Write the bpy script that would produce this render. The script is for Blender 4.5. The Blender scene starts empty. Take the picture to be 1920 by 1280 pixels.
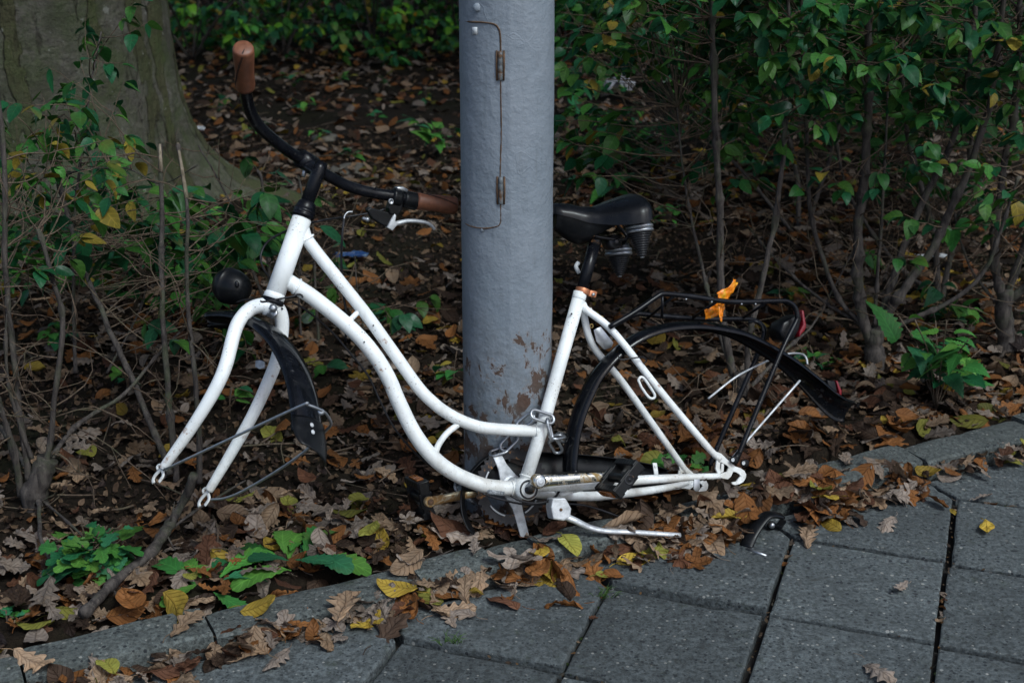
import bpy, math, random
import numpy as np
from math import radians as R_, pi

# ------------------------------------------------------------------ camera, world, sun
S = bpy.context.scene
COL = S.collection
PITCH = R_(20.2); CAMH = 1.37; FPX = 2667.0
cam = bpy.data.cameras.new('camera'); camo = bpy.data.objects.new('camera', cam); COL.objects.link(camo)
camo.location = (0, 0, CAMH); camo.rotation_euler = (pi/2-PITCH, 0, 0)
cam.sensor_width = 36; cam.lens = 50.0; cam.clip_start = 0.05; cam.clip_end = 600
cam.dof.use_dof = True; cam.dof.focus_distance = 2.72; cam.dof.aperture_fstop = 7.0
S.camera = camo
W = bpy.data.worlds.new('World'); S.world = W; W.use_nodes = True
SUN_EL, SUN_AZ = 52.0, 140.0          # compass style: 180 = behind the camera, <180 = to its right
_nt = W.node_tree; _bg = _nt.nodes['Background']
_sky = _nt.nodes.new('ShaderNodeTexSky'); _sky.sky_type = 'NISHITA'; _sky.sun_disc = False
_sky.sun_elevation = R_(SUN_EL); _sky.sun_rotation = R_(SUN_AZ); _sky.air_density = 1.0; _sky.dust_density = 3.0
_nt.links.new(_sky.outputs[0], _bg.inputs[0]); _bg.inputs[1].default_value = 0.105
_sl = bpy.data.lights.new('sun', 'SUN'); _sl.energy = 1.35; _sl.angle = R_(16); _sl.color = (0.80, 0.95, 1.0)
_so = bpy.data.objects.new('sun', _sl); COL.objects.link(_so)
_so.rotation_euler = (R_(90-SUN_EL), 0, R_(180-SUN_AZ)+0)
S.view_settings.view_transform = 'Standard'; S.view_settings.look = 'None'
S.view_settings.exposure = 0.64; S.view_settings.gamma = 1.0
S.cycles.use_denoising = True
S.cycles.max_bounces = 6; S.cycles.diffuse_bounces = 3; S.cycles.glossy_bounces = 3
S.cycles.sample_clamp_indirect = 5.0

rng = np.random.default_rng(7)
random.seed(7)

# ------------------------------------------------------------------ view geometry (where things stand)
cP, sP = math.cos(PITCH), math.sin(PITCH)
CC = np.array([0, 0, CAMH])
def ray(px, py):
    x = (px-960)/FPX; y = (640-py)/FPX
    return np.array([x, cP+y*sP, -sP+y*cP])
def onz(px, py, z=0.0):
    r = ray(px, py); return CC+r*(z-CAMH)/r[2]
def ony(px, py, y):
    r = ray(px, py); return CC+r*(y/r[1])
def onpl(px, py, P, n):
    r = ray(px, py); return CC+r*(((P-CC)@n)/(r@n))
def pj(P):
    P = np.asarray(P, float)-CC
    d = P[..., 1]*cP-P[..., 2]*sP; u = P[..., 1]*sP+P[..., 2]*cP
    return 960+P[..., 0]/d*FPX, 640-u/d*FPX, d
def nrm(v):
    v = np.asarray(v, float); return v/np.linalg.norm(v)
def rot(v, ax, a):
    return v*math.cos(a)+np.cross(ax, v)*math.sin(a)+ax*(ax@v)*(1-math.cos(a))

# paving grid and kerb frame
YAW = R_(-18.9); G0 = np.array([.47, 2.28]); TP = .302
GU = np.array([math.cos(YAW), math.sin(YAW)]); GV = np.array([-math.sin(YAW), math.cos(YAW)])
def grid(i, j): return G0+TP*(i*GU+j*GV)
KD = (GU+GV)/math.sqrt(2); KN = np.array([-KD[1], KD[0]]); K0 = grid(0, 1)
def kerb_pt(a, p): return K0+a*KD+p*KN
def perp(x, y): return (x-K0[0])*KN[0]+(y-K0[1])*KN[1]
def along(x, y): return (x-K0[0])*KD[0]+(y-K0[1])*KD[1]

# ------------------------------------------------------------------ mesh builder
class MB:
    def __init__(s): s.V=[]; s.F=[]; s.C=[]; s.U=[]; s.n=0
    def add(s, v, f, c=None, uv=None):
        v = np.asarray(v, float).reshape(-1, 3)
        if isinstance(f, np.ndarray): s.F.append(f.astype(np.int64)+s.n)
        else:
            by = {}
            for q in f: by.setdefault(len(q), []).append(q)
            for k, q in by.items(): s.F.append(np.array(q, dtype=np.int64)+s.n)
        s.V.append(v)
        if c is None: c = (1, 1, 1)
        c = np.asarray(c, float)
        s.C.append(np.broadcast_to(c, (len(v), 3)) if c.ndim == 1 else c)
        s.U.append(np.zeros((len(v), 2)) if uv is None else np.asarray(uv, float))
        s.n += len(v); return s
    def build(s, name, m=None, parent=None, smooth=True, bevel=0, sharp=0):
        V = np.concatenate(s.V); me = bpy.data.meshes.new(name)
        org = np.zeros(3)
        if parent is not None:
            p = parent; org = np.zeros(3)
            while p is not None: org = org+np.array(p.location); p = p.parent
        else: org = np.array([*V.mean(0)[:2], V[:, 2].min()])
        V = V-org
        me.vertices.add(len(V)); me.vertices.foreach_set('co', V.astype(np.float32).ravel())
        tot = np.concatenate([np.full(len(f), f.shape[1]) for f in s.F]); idx = np.concatenate([f.ravel() for f in s.F])
        me.loops.add(len(idx)); me.loops.foreach_set('vertex_index', idx.astype(np.int32))
        me.polygons.add(len(tot)); st = np.concatenate([[0], np.cumsum(tot)[:-1]])
        me.polygons.foreach_set('loop_start', st.astype(np.int32)); me.polygons.foreach_set('loop_total', tot.astype(np.int32))
        me.polygons.foreach_set('use_smooth', np.full(len(tot), smooth))
        C = np.concatenate(s.C); ca = me.color_attributes.new('Col', 'FLOAT_COLOR', 'POINT')
        ca.data.foreach_set('color', np.c_[C, np.ones(len(C))].astype(np.float32).ravel())
        U = np.concatenate(s.U)
        if U.any():
            ul = me.uv_layers.new(name='UVMap'); ul.data.foreach_set('uv', U[idx].astype(np.float32).ravel())
        me.update(); me.validate()
        if sharp: me.set_sharp_from_angle(angle=R_(sharp))
        if m: me.materials.append(m)
        o = bpy.data.objects.new(name, me); COL.objects.link(o)
        if parent is not None: o.parent = parent
        else: o.location = org
        if bevel:
            b = o.modifiers.new('bevel', 'BEVEL'); b.width = bevel; b.segments = 2; b.limit_method = 'ANGLE'; b.angle_limit = R_(40)
        return o
def tag(o, label=None, cat=None, group=None, kind=None):
    if label: o['label'] = label
    if cat: o['category'] = cat
    if group: o['group'] = group
    if kind: o['kind'] = kind
    return o
def empty(name, loc, label, cat, group=None):
    o = bpy.data.objects.new(name, None); o.empty_display_size = .05; COL.objects.link(o); o.location = tuple(float(q) for q in loc)
    return tag(o, label, cat, group)

def cr(P, n=8, rs=None):
    P = np.asarray(P, float); Q = np.vstack([2*P[0]-P[1], P, 2*P[-1]-P[-2]]); out=[]; ro=[]
    for i in range(1, len(Q)-2):
        for t in np.linspace(0, 1, n, endpoint=False):
            a, b, c, d = Q[i-1], Q[i], Q[i+1], Q[i+2]
            out.append(.5*((2*b)+(-a+c)*t+(2*a-5*b+4*c-d)*t*t+(-a+3*b-3*c+d)*t**3))
            if rs is not None: ro.append(rs[i-1]*(1-t)+rs[i]*t)
    out.append(P[-1])
    if rs is not None: ro.append(rs[-1]); return np.array(out), np.array(ro)
    return np.array(out)
def tube(mb, P, r, seg=12, c=None, cap=True, flat=None, closed=False, up=None):
    P = np.asarray(P, float); n = len(P); r = np.broadcast_to(np.asarray(r, float), (n,))
    if closed: T = np.roll(P, -1, 0)-np.roll(P, 1, 0)
    else: T = np.gradient(P, axis=0)
    T = T/(np.linalg.norm(T, axis=1)[:, None]+1e-12)
    N = np.cross(T[0], up if up is not None else [0, 0, 1.0])
    if np.linalg.norm(N) < 1e-3: N = np.cross(T[0], [1.0, 0, 0])
    N = nrm(N); Ns = []
    for t in T:
        if up is not None:
            N2 = np.cross(t, up); N = nrm(N2) if np.linalg.norm(N2) > 1e-3 else N
        else: N = nrm(N-t*(t@N))
        Ns.append(N)
    Ns = np.array(Ns); Bs = np.cross(T, Ns)
    a = np.linspace(0, 2*pi, seg, endpoint=False); fl = 1.0 if flat is None else flat
    V = P[:, None]+r[:, None, None]*(np.cos(a)[None, :, None]*Ns[:, None]+fl*np.sin(a)[None, :, None]*Bs[:, None])
    V = V.reshape(-1, 3); i, j = np.meshgrid(np.arange(n if closed else n-1), np.arange(seg), indexing='ij')
    i2 = (i+1) % n; j2 = (j+1) % seg
    F = np.stack([i*seg+j, i*seg+j2, i2*seg+j2, i2*seg+j], -1).reshape(-1, 4)[:, ::-1]
    mb.add(V, F, c)
    if cap and not closed:
        b = mb.n-len(V)
        mb.F.append(np.array([[b+q for q in range(seg)]])); mb.F.append(np.array([[b+(n-1)*seg+q for q in range(seg)][::-1]]))
    return mb
def cyl(mb, a, b, r, r2=None, seg=20, c=None): return tube(mb, [a, b], [r, r if r2 is None else r2], seg, c)
def lathe(mb, o, ax, prof, seg=24, c=None, sx=1.0, side=None):
    ax = nrm(ax); s = nrm(np.cross(ax, side if side is not None else ([0, 0, 1] if abs(ax[2]) < .9 else [1, 0, 0]))); t = np.cross(ax, s)
    a = np.linspace(0, 2*pi, seg, endpoint=False); V = []
    for (h, r) in prof:
        V.append(np.asarray(o)+ax*h+r*(np.cos(a)[:, None]*s*sx+np.sin(a)[:, None]*t))
    V = np.concatenate(V); n = len(prof)
    i, j = np.meshgrid(np.arange(n-1), np.arange(seg), indexing='ij'); j2 = (j+1) % seg
    F = np.stack([i*seg+j, i*seg+j2, (i+1)*seg+j2, (i+1)*seg+j], -1).reshape(-1, 4)
    mb.add(V, F, c); b = mb.n-len(V)
    mb.F.append(np.array([[b+q for q in range(seg)][::-1]])); mb.F.append(np.array([[b+(n-1)*seg+q for q in range(seg)]]))
    return mb
def box(mb, o, X, Y, Z, sx, sy, sz, c=None):
    X, Y, Z = map(np.asarray, (X, Y, Z)); V = []
    for k in (-1, 1):
        for q, w in ((-1, -1), (1, -1), (1, 1), (-1, 1)): V.append(o+X*q*sx/2+Y*w*sy/2+Z*k*sz/2)
    return mb.add(V, [(3, 2, 1, 0), (4, 5, 6, 7), (0, 1, 5, 4), (1, 2, 6, 5), (2, 3, 7, 6), (3, 0, 4, 7)], c)
def prism(mb, pts, n, t, c=None):
    pts = np.asarray(pts, float); k = len(pts); n = np.asarray(n)
    V = np.vstack([pts-n*t/2, pts+n*t/2])
    return mb.add(V, [tuple(range(k)), tuple(range(2*k-1, k-1, -1))]+[(i, i+k, (i+1) % k+k, (i+1) % k) for i in range(k)], c)
def ball(mb, o, r, c=None, seg=14, sc=(1, 1, 1)):
    prof = [(-math.cos(a)*r, max(math.sin(a)*r, 1e-5)) for a in np.linspace(0.02, pi-.02, 9)]
    return lathe(mb, o, (0, 0, 1), prof, seg, c)

# value noise (numpy)
_perm = rng.random((64, 64))
def vnoise(x, y):
    x = np.asarray(x, float); y = np.asarray(y, float)
    xi = np.floor(x).astype(int); yi = np.floor(y).astype(int); fx = x-xi; fy = y-yi
    fx = fx*fx*(3-2*fx); fy = fy*fy*(3-2*fy); g = lambda a, b: _perm[a % 64, b % 64]
    return (g(xi, yi)*(1-fx)*(1-fy)+g(xi+1, yi)*fx*(1-fy)+g(xi, yi+1)*(1-fx)*fy+g(xi+1, yi+1)*fx*fy)*2-1
def fbm(x, y, o=4):
    s = 0; a = 1.0
    for k in range(o): s = s+a*vnoise(x*2**k+17*k, y*2**k+5*k); a *= .5
    return s

# ------------------------------------------------------------------ materials
class N:
    def __init__(s, name):
        s.m = bpy.data.materials.new(name); s.m.use_nodes = True; s.t = s.m.node_tree; s.b = s.t.nodes['Principled BSDF']
    def n(s, t, **k):
        q = s.t.nodes.new(t)
        for a, v in k.items():
            if a.startswith('i_'): q.inputs[a[2:].replace('_', ' ')].default_value = v
            else: setattr(q, a, v)
        return q
    def l(s, a, b): s.t.links.new(a, b)
    def coord(s, k='Object'): return s.n('ShaderNodeTexCoord').outputs[k]
    def noise(s, scale, detail=4, rough=.55, vec=None, dist=0):
        q = s.n('ShaderNodeTexNoise'); q.inputs['Scale'].default_value = scale; q.inputs['Detail'].default_value = detail
        q.inputs['Roughness'].default_value = rough; q.inputs['Distortion'].default_value = dist
        s.l(vec if vec is not None else s.coord(), q.inputs['Vector']); return q.outputs['Fac']
    def ramp(s, fac, *st):
        q = s.n('ShaderNodeValToRGB'); e = q.color_ramp.elements
        while len(e) < len(st): e.new(.5)
        for k, (p, c) in enumerate(st):
            e[k].position = p; e[k].color = (*((c, c, c) if isinstance(c, (int, float)) else c), 1)
        s.l(fac, q.inputs[0]); return q.outputs[0]
    def mix(s, f, a, b, mode='MIX'):
        q = s.n('ShaderNodeMix', data_type='RGBA', blend_type=mode)
        for v, i in ((f, 0), (a, 6), (b, 7)):
            if isinstance(v, (int, float)): q.inputs[i].default_value = v if i == 0 else (v, v, v, 1)
            elif isinstance(v, tuple): q.inputs[i].default_value = (*v, 1)
            else: s.l(v, q.inputs[i])
        return q.outputs[2]
    def math(s, op, a, b=0, c=0):
        q = s.n('ShaderNodeMath', operation=op)
        for i, v in enumerate((a, b, c)):
            if isinstance(v, (int, float)): q.inputs[i].default_value = v
            else: s.l(v, q.inputs[i])
        return q.outputs[0]
    def map(s, sc, vec=None):
        q = s.n('ShaderNodeMapping'); q.inputs['Scale'].default_value = sc
        s.l(vec if vec is not None else s.coord(), q.inputs['Vector']); return q.outputs[0]
    def bump(s, h, d=.002, st=.6, prev=None):
        q = s.n('ShaderNodeBump'); q.inputs['Distance'].default_value = d; q.inputs['Strength'].default_value = st
        s.l(h, q.inputs['Height'])
        if prev is not None: s.l(prev, q.inputs['Normal'])
        return q.outputs[0]
    def out(s, col=None, rough=None, metal=None, normal=None, spec=None, coat=None):
        for v, k in ((col, 'Base Color'), (rough, 'Roughness'), (metal, 'Metallic'), (normal, 'Normal'), (spec, 'Specular IOR Level'), (coat, 'Coat Weight')):
            if v is None: continue
            if isinstance(v, (int, float)): s.b.inputs[k].default_value = v
            elif isinstance(v, tuple): s.b.inputs[k].default_value = (*v, 1)
            else: s.l(v, s.b.inputs[k])
        return s.m

def m_simple(name, c, rough=.5, metal=0.0, ns=60, var=.35, bump=.0004, dirt=None):
    q = N(name); f = q.noise(ns, 5, .6)
    col = q.mix(q.ramp(f, (.3, 0.0), (.7, 1.0)), tuple(x*(1-var) for x in c), tuple(min(1, x*(1+var*.5)) for x in c))
    if dirt:
        f2 = q.noise(ns*.35, 6, .7); col = q.mix(q.ramp(f2, (.55, 0.0), (.7, .8)), col, dirt)
    rg = q.ramp(f, (.3, max(.04, rough-.12)), (.7, min(1, rough+.12)))
    return q.out(col, rg, metal, q.bump(q.noise(ns*3, 4, .6), bump, .5))

def m_white_paint():
    q = N('white_frame_paint'); base = (.80, .83, .84)
    n1 = q.noise(14, 5, .6); col = q.mix(q.ramp(n1, (.42, 0.0), (.75, .55)), base, (.58, .61, .60))
    sp = q.noise(260, 3, .6); pat = q.noise(22, 3, .5)
    m = q.math('MULTIPLY', q.ramp(sp, (.63, 0.0), (.67, .9)), q.ramp(pat, (.50, 0.0), (.62, 1.0)))
    col = q.mix(m, col, (.07, .06, .055))
    sc = q.noise(1.0, 4, .7, q.map((90, 90, 420))); pat2 = q.noise(9, 2, .5)
    m2 = q.math('MULTIPLY', q.ramp(sc, (.63, 0.0), (.68, .7)), q.ramp(pat2, (.52, 0.0), (.6, 1.0)))
    col = q.mix(m2, col, (.20, .19, .18))
    rs = q.noise(45, 5, .65); rp = q.noise(7, 2, .5)
    m3 = q.math('MULTIPLY', q.ramp(rs, (.60, 0.0), (.68, 1.0)), q.ramp(rp, (.50, 0.0), (.60, 1.0)))
    col = q.mix(m3, col, (.26, .10, .03))
    sz = q.n('ShaderNodeSeparateXYZ'); q.l(q.coord(), sz.inputs[0]); lowd = q.ramp(sz.outputs[2], (.10, 1.0), (.42, .0))
    col = q.mix(q.math('MULTIPLY', q.math('MULTIPLY', lowd, .75), q.ramp(q.noise(20, 6, .7), (.35, 0.0), (.7, 1.0))), col, (.30, .26, .20))
    strk = q.noise(1.0, 4, .6, q.map((70, 70, 7))); col = q.mix(q.ramp(strk, (.55, 0.0), (.72, .35)), col, (.42, .41, .37))
    return q.out(col, q.ramp(n1, (.3, .30), (.7, .55)), 0.0, q.bump(q.noise(30, 3), .0006, .5), coat=.2)
def m_black(name, c=(.0035, .004, .006), rough=.35, scr=.3):
    q = N(name); n1 = q.noise(30, 5, .6); col = q.mix(q.ramp(n1, (.45, 0.0), (.75, 1.0)), c, tuple(x*2.0+.001 for x in c))
    sc = q.noise(1.0, 3, .7, q.map((60, 300, 120))); pt = q.noise(11, 3, .5)
    m = q.math('MULTIPLY', q.ramp(sc, (.62, 0.0), (.66, scr)), q.ramp(pt, (.48, 0.0), (.6, 1.0)))
    col = q.mix(m, col, (.16, .16, .16))
    du = q.noise(420, 2, .5); col = q.mix(q.ramp(du, (.68, 0.0), (.72, .2)), col, (.14, .13, .11))
    return q.out(col, q.ramp(n1, (.3, rough*.6), (.75, min(1, rough*1.2))), 0.0, q.bump(q.noise(160, 3), .0003, .3), spec=.22)
def m_metal(name, c=(.5, .51, .53), rough=.38, rust=0.0, metal=.9, rc=(.22, .10, .03)):
    q = N(name); n1 = q.noise(70, 5, .65); col = q.mix(q.ramp(n1, (.35, 0.0), (.75, 1.0)), c, tuple(x*.6 for x in c))
    mt = metal
    if rust > 0:
        n2 = q.noise(38, 7, .72, dist=.6); m = q.ramp(n2, (.60-rust*.25, 0.0), (.68-rust*.2, 1.0))
        col = q.mix(m, col, q.mix(q.noise(200, 3), rc, tuple(x*1.7 for x in rc))); mt = q.math('MULTIPLY', q.math('SUBTRACT', 1.0, m), metal)
        rg = q.mix(m, rough, .85)
    else: rg = q.ramp(n1, (.3, rough*.8), (.75, rough*1.5))
    return q.out(col, rg, mt, q.bump(q.noise(240, 4), .0004, .5))
def m_leaf(name, rough=.55, vein=.35, lat=7.0, tr=.25, dry=False):
    q = N(name); a = q.n('ShaderNodeAttribute', attribute_name='Col').outputs['Color']
    uv = q.coord('UV'); sx = q.n('ShaderNodeSeparateXYZ'); q.l(uv, sx.inputs[0])
    u, v = sx.outputs[0], sx.outputs[1]; s = q.math('ABSOLUTE', q.math('SUBTRACT', q.math('MULTIPLY', v, 2.0), 1.0))
    mid = q.ramp(s, (0.02, 1.0), (.09, 0.0))
    ph = q.math('MULTIPLY', q.math('SUBTRACT', u, q.math('MULTIPLY', s, .22)), lat)
    fr = q.math('ABSOLUTE', q.math('SUBTRACT', q.math('FRACT', ph), .5)); latm = q.ramp(fr, (.03, 1.0), (.13, 0.0))
    vm = q.math('MAXIMUM', mid, q.math('MULTIPLY', latm, .8))
    nz = q.noise(60, 5, .65); nz2 = q.noise(16, 3, .6)
    col = q.mix(q.ramp(nz, (.35, 0.0), (.7, .55)), a, q.mix(1.0, a, (.52, .46, .42) if dry else (.6, .72, .5), 'MULTIPLY'))
    col = q.mix(q.ramp(nz2, (.5, 0.0), (.72, .35 if dry else .15)), col, q.mix(1.0, a, (1.35, 1.1, .8) if dry else (1.5, 1.2, .6), 'MULTIPLY'))
    col = q.mix(q.math('MULTIPLY', vm, vein), col, q.mix(1.0, a, (.45, .38, .34) if dry else (1.7, 1.6, 1.5), 'MULTIPLY'))
    if not dry:
        sp_ = q.noise(95, 3, .6); col = q.mix(q.math('MULTIPLY', q.ramp(sp_, (.66, 0.0), (.70, .8)), q.ramp(nz2, (.45, 0.0), (.55, 1.0))), col, (.11, .06, .02))
        col = q.mix(q.ramp(q.noise(9, 2, .5), (.62, 0.0), (.74, .5)), col, (.13, .10, .02))
    bm = q.bump(vm, .002, .8 if dry else -1.0); bm = q.bump(nz, .0012, .5, bm)
    q.out(col, q.ramp(nz2, (.3, rough-.1), (.7, rough+.15)), 0.0, bm, spec=.14 if dry else .20)
    tl = q.n('ShaderNodeBsdfTranslucent'); q.l(col, tl.inputs[0]); mx = q.n('ShaderNodeMixShader'); mx.inputs[0].default_value = tr
    q.l(q.b.outputs[0], mx.inputs[1]); q.l(tl.outputs[0], mx.inputs[2]); q.l(mx.outputs[0], q.t.nodes['Material Output'].inputs[0])
    return q.m
def m_bark(name, c1, c2, sc=40):
    q = N(name); v = q.map((1, 1, .25)); n1 = q.noise(sc, 6, .7, v, .5); n2 = q.noise(sc*.25, 3)
    col = q.mix(q.ramp(n1, (.35, 0.0), (.68, 1.0)), c1, c2); col = q.mix(q.ramp(n2, (.5, 0.0), (.72, .6)), col, (.055, .07, .035))
    li = q.noise(sc*5, 3); col = q.mix(q.ramp(li, (.66, 0.0), (.7, .5)), col, (.22, .21, .18))
    return q.out(col, .85, 0.0, q.bump(n1, .004, .9), spec=.15)
def m_soil():
    q = N('woodland_soil'); n1 = q.noise(9, 8, .7); n2 = q.noise(70, 6, .7); n3 = q.noise(2.2, 3)
    col = q.mix(q.ramp(n2, (.3, 0.0), (.7, 1.0)), (.005, .004, .003), (.026, .019, .013))
    col = q.mix(q.ramp(n1, (.45, 0.0), (.7, .6)), col, (.017, .012, .008)); 
    col = q.mix(q.ramp(n3, (.5, 0.0), (.7, .35)), col, (.010, .017, .006))
    b = q.bump(n2, .01, .9); b = q.bump(q.noise(260, 4, .7), .004, .8, b)
    return q.out(col, .95, 0.0, b, spec=.1)
def m_concrete(name, c=(.085, .092, .098), moss=.5, rough=1.0):
    q = N(name); a = q.n('ShaderNodeAttribute', attribute_name='Col').outputs['Color']; g = q.n('ShaderNodeNewGeometry').outputs['Position']
    n1 = q.noise(3.5, 6, .65, g); n2 = q.noise(115, 4, .75, g); n4 = q.noise(300, 3, .6, g); n5 = q.noise(28, 5, .7, g)
    col = q.mix(q.ramp(n2, (.38, 0.0), (.62, 1.0)), tuple(x*.40 for x in c), tuple(x*1.95 for x in c))
    col = q.mix(q.ramp(n4, (.3, 0.0), (.7, .5)), col, tuple(x*1.0 for x in c))
    col = q.mix(q.ramp(n5, (.45, 0.0), (.7, .45)), col, tuple(x*.55 for x in c))
    col = q.mix(q.ramp(n1, (.42, 0.0), (.72, .60)), col, tuple(x*.50 for x in c))
    vo = q.n('ShaderNodeTexVoronoi'); vo.inputs['Scale'].default_value = 120; q.l(g, vo.inputs['Vector'])
    sel = q.n('ShaderNodeSeparateColor'); q.l(vo.outputs['Color'], sel.inputs[0])
    siz = q.math('ADD', .14, q.math('MULTIPLY', sel.outputs[2], .30))
    inside = q.math('LESS_THAN', vo.outputs['Distance'], siz)
    spk = q.math('MULTIPLY', inside, q.ramp(sel.outputs[0], (.84, 0.0), (.92, .7)))
    col = q.mix(spk, col, (.27, .27, .25))
    spk2 = q.math('MULTIPLY', inside, q.ramp(sel.outputs[1], (.64, 0.0), (.70, .85)))
    col = q.mix(spk2, col, (.016, .019, .023))
    st = q.noise(13, 6, .8, g, 1.0); col = q.mix(q.ramp(st, (.60, 0.0), (.70, .6)), col, (.026, .025, .021))
    ms = q.noise(21, 6, .8, g); col = q.mix(q.ramp(ms, (.57, 0.0), (.74, moss)), col, (.040, .052, .026))
    col = q.mix(1.0, col, a, 'MULTIPLY')
    b = q.bump(n2, .004*rough, .9); b = q.bump(spk2, .002, -.6, b); b = q.bump(n5, .004*rough, .5, b)
    return q.out(col, q.ramp(n2, (.3, .75), (.7, .95)), 0.0, b, spec=.25)
def m_beech():
    q = N('tree_bark'); g = q.coord(); n1 = q.noise(2.2, 5, .6, g); n2 = q.noise(60, 5, .7, g); n0 = q.noise(7, 6, .7, g)
    a = q.n('ShaderNodeAttribute', attribute_name='Col').outputs['Color']
    sc = q.n('ShaderNodeSeparateColor'); q.l(a, sc.inputs[0]); plate, crack, moss = sc.outputs[0], sc.outputs[1], sc.outputs[2]
    col = q.mix(q.ramp(n0, (.40, 0.0), (.62, 1.0)), (.070, .066, .052), (.150, .142, .122))
    col = q.mix(q.ramp(n2, (.42, 0.0), (.68, .75)), col, (.050, .048, .038))
    col = q.mix(plate, col, q.mix(n0, (.048, .048, .026), (.082, .080, .046)))
    col = q.mix(q.math('MULTIPLY', q.ramp(q.noise(9, 6, .75, g), (.40, 0.0), (.64, .8)), moss), col, (.055, .078, .028))
    col = q.mix(q.math('MULTIPLY', q.ramp(q.noise(3.2, 5, .7, g), (.48, 0.0), (.66, .65)), 1.0), col, (.05, .062, .034))
    li = q.noise(34, 2, .5, g); col = q.mix(q.ramp(li, (.70, 0.0), (.73, .6)), col, (.24, .25, .22))
    col = q.mix(crack, col, (.016, .014, .011))
    hz = q.noise(1.0, 5, .6, q.map((3, 3, 34))); col = q.mix(q.ramp(hz, (.60, 0.0), (.68, .35)), col, (.05, .045, .035))
    b = q.bump(n0, .03, .6); b = q.bump(n2, .010, 1.0, b); b = q.bump(hz, .006, .4, b)
    return q.out(col, .9, 0.0, b, spec=.15)
def m_pole():
    q = N('grey_pole_paint'); g = q.coord(); n1 = q.noise(6, 5, .6, g); n2 = q.noise(90, 5, .65, g)
    sx = q.n('ShaderNodeSeparateXYZ'); q.l(g, sx.inputs[0]); z = sx.outputs[2]
    col = q.mix(q.ramp(n1, (.3, 0.0), (.7, 1.0)), (.165, .198, .235), (.215, .245, .285))
    col = q.mix(q.ramp(q.noise(1.0, 5, .7, q.map((60, 60, 5))), (.55, 0.0), (.75, .35)), col, (.10, .125, .14))
    low = q.ramp(z, (.10, 1.0), (.34, .55), (.46, 0.0))
    nr = q.noise(23, 7, .66, q.map((1, 1, .75)), .4); f = q.math('ADD', nr, q.math('MULTIPLY', low, q.math('ADD', .245, q.math('MULTIPLY', sx.outputs[0], .95))))
    m = q.ramp(f, (.705, 0.0), (.72, 1.0))
    nb = q.noise(60, 4); col = q.mix(m, col, q.mix(nb, (.030, .019, .014), (.11, .058, .040)))
    ed = q.ramp(f, (.68, 0.0), (.70, .5), (.715, 0.0)); col = q.mix(ed, col, (.20, .15, .12))
    grm = q.math('MULTIPLY', low, q.ramp(q.noise(30, 6, .75, g), (.4, 0.0), (.65, .8))); col = q.mix(grm, col, (.07, .07, .065))
    nf = q.noise(46, 6, .7, g); col = q.mix(q.ramp(nf, (.76, 0.0), (.79, .6)), col, (.09, .055, .04))
    cr_ = q.n('ShaderNodeTexVoronoi', feature='DISTANCE_TO_EDGE'); cr_.inputs['Scale'].default_value = 9
    wob = q.n('ShaderNodeMix', data_type='RGBA'); q.l(g, wob.inputs[6]); nn = q.n('ShaderNodeTexNoise'); nn.inputs['Scale'].default_value = 9; q.l(g, nn.inputs['Vector'])
    q.l(nn.outputs['Color'], wob.inputs[7]); wob.inputs[0].default_value = .22; q.l(wob.outputs[2], cr_.inputs['Vector'])
    ck = q.math('MULTIPLY', q.ramp(cr_.outputs['Distance'], (.0, 1.0), (.014, 0.0)), q.ramp(q.noise(3.3, 2, .5, g), (.52, 0.0), (.6, 1.0)))
    dr = q.noise(1.0, 5, .7, q.map((24, 24, 9))); col = q.mix(q.ramp(dr, (.56, 0.0), (.70, .4)), col, (.12, .135, .15)); b = q.bump(n1, .008, .5); b = q.bump(q.noise(24, 5, .7, g), .004, .5, b); b = q.bump(n2, .0022, .8, b); b = q.bump(ck, .0012, .35, b); b = q.bump(m, .004, -.8, b)
    return q.out(col, q.mix(m, .5, .9), 0.0, b, spec=.5)

M = {}
M['white'] = m_white_paint()
M['black'] = m_black('black_lacquer')
M['blackplastic'] = m_black('black_plastic', (.004, .0045, .0055), .42, .12)
M['fender'] = m_black('fender_plastic', (.003, .0035, .005), .16, .2)
M['saddle'] = m_black('saddle_vinyl', (.003, .0035, .005), .38, .08)
M['steel'] = m_metal('galvanised_steel', (.42, .44, .47), .36)
M['alu'] = m_metal('cast_aluminium', (.62, .64, .67), .55, metal=.55)
M['chrome'] = m_metal('rusty_chrome', (.62, .63, .60), .18, rust=.45, metal=1.0, rc=(.20, .13, .05))
M['chrome2'] = m_metal('very_rusty_chrome', (.5, .46, .34), .3, rust=.8, metal=.9, rc=(.16, .09, .03))
M['copper'] = m_metal('copper_clamp', (.50, .20, .10), .45, metal=.6)
M['brass'] = m_metal('brass_nut', (.55, .38, .14), .4)
M['darksteel'] = m_metal('dark_steel', (.030, .030, .034), .45, metal=.6, rust=.1)
M['grip'] = m_simple('brown_leather_grip', (.17, .062, .030), .5, ns=90, var=.35, bump=.0008)
M['thread'] = m_simple('grip_stitching', (.01, .008, .008), .8)
M['red'] = m_simple('red_reflector', (.17, .006, .014), .25, ns=200, var=.2)
M['amber'] = m_simple('amber_reflector', (.30, .09, .012), .25, ns=220, var=.4)
M['cable'] = m_black('cable_housing', (.010, .010, .012), .4, .1)
M['soil'] = m_soil()
M['tile'] = m_concrete('paving_concrete', (.068, .078, .080), .5)
M['kerb'] = m_concrete('kerb_stone', (.084, .095, .092), .85, 1.8)
M['joint'] = m_simple('joint_sand', (.012, .010, .008), .95, ns=120, var=.6, bump=.003)
M['leafdry'] = m_leaf('dry_leaf', .62, .55, 8.0, .12, True)
M['leafgreen'] = m_leaf('green_leaf', .42, .7, 5.0, .22)
M['leafserr'] = m_leaf('serrated_green_leaf', .55, .7, 8.0, .22)
M['bark'] = m_beech()
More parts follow.
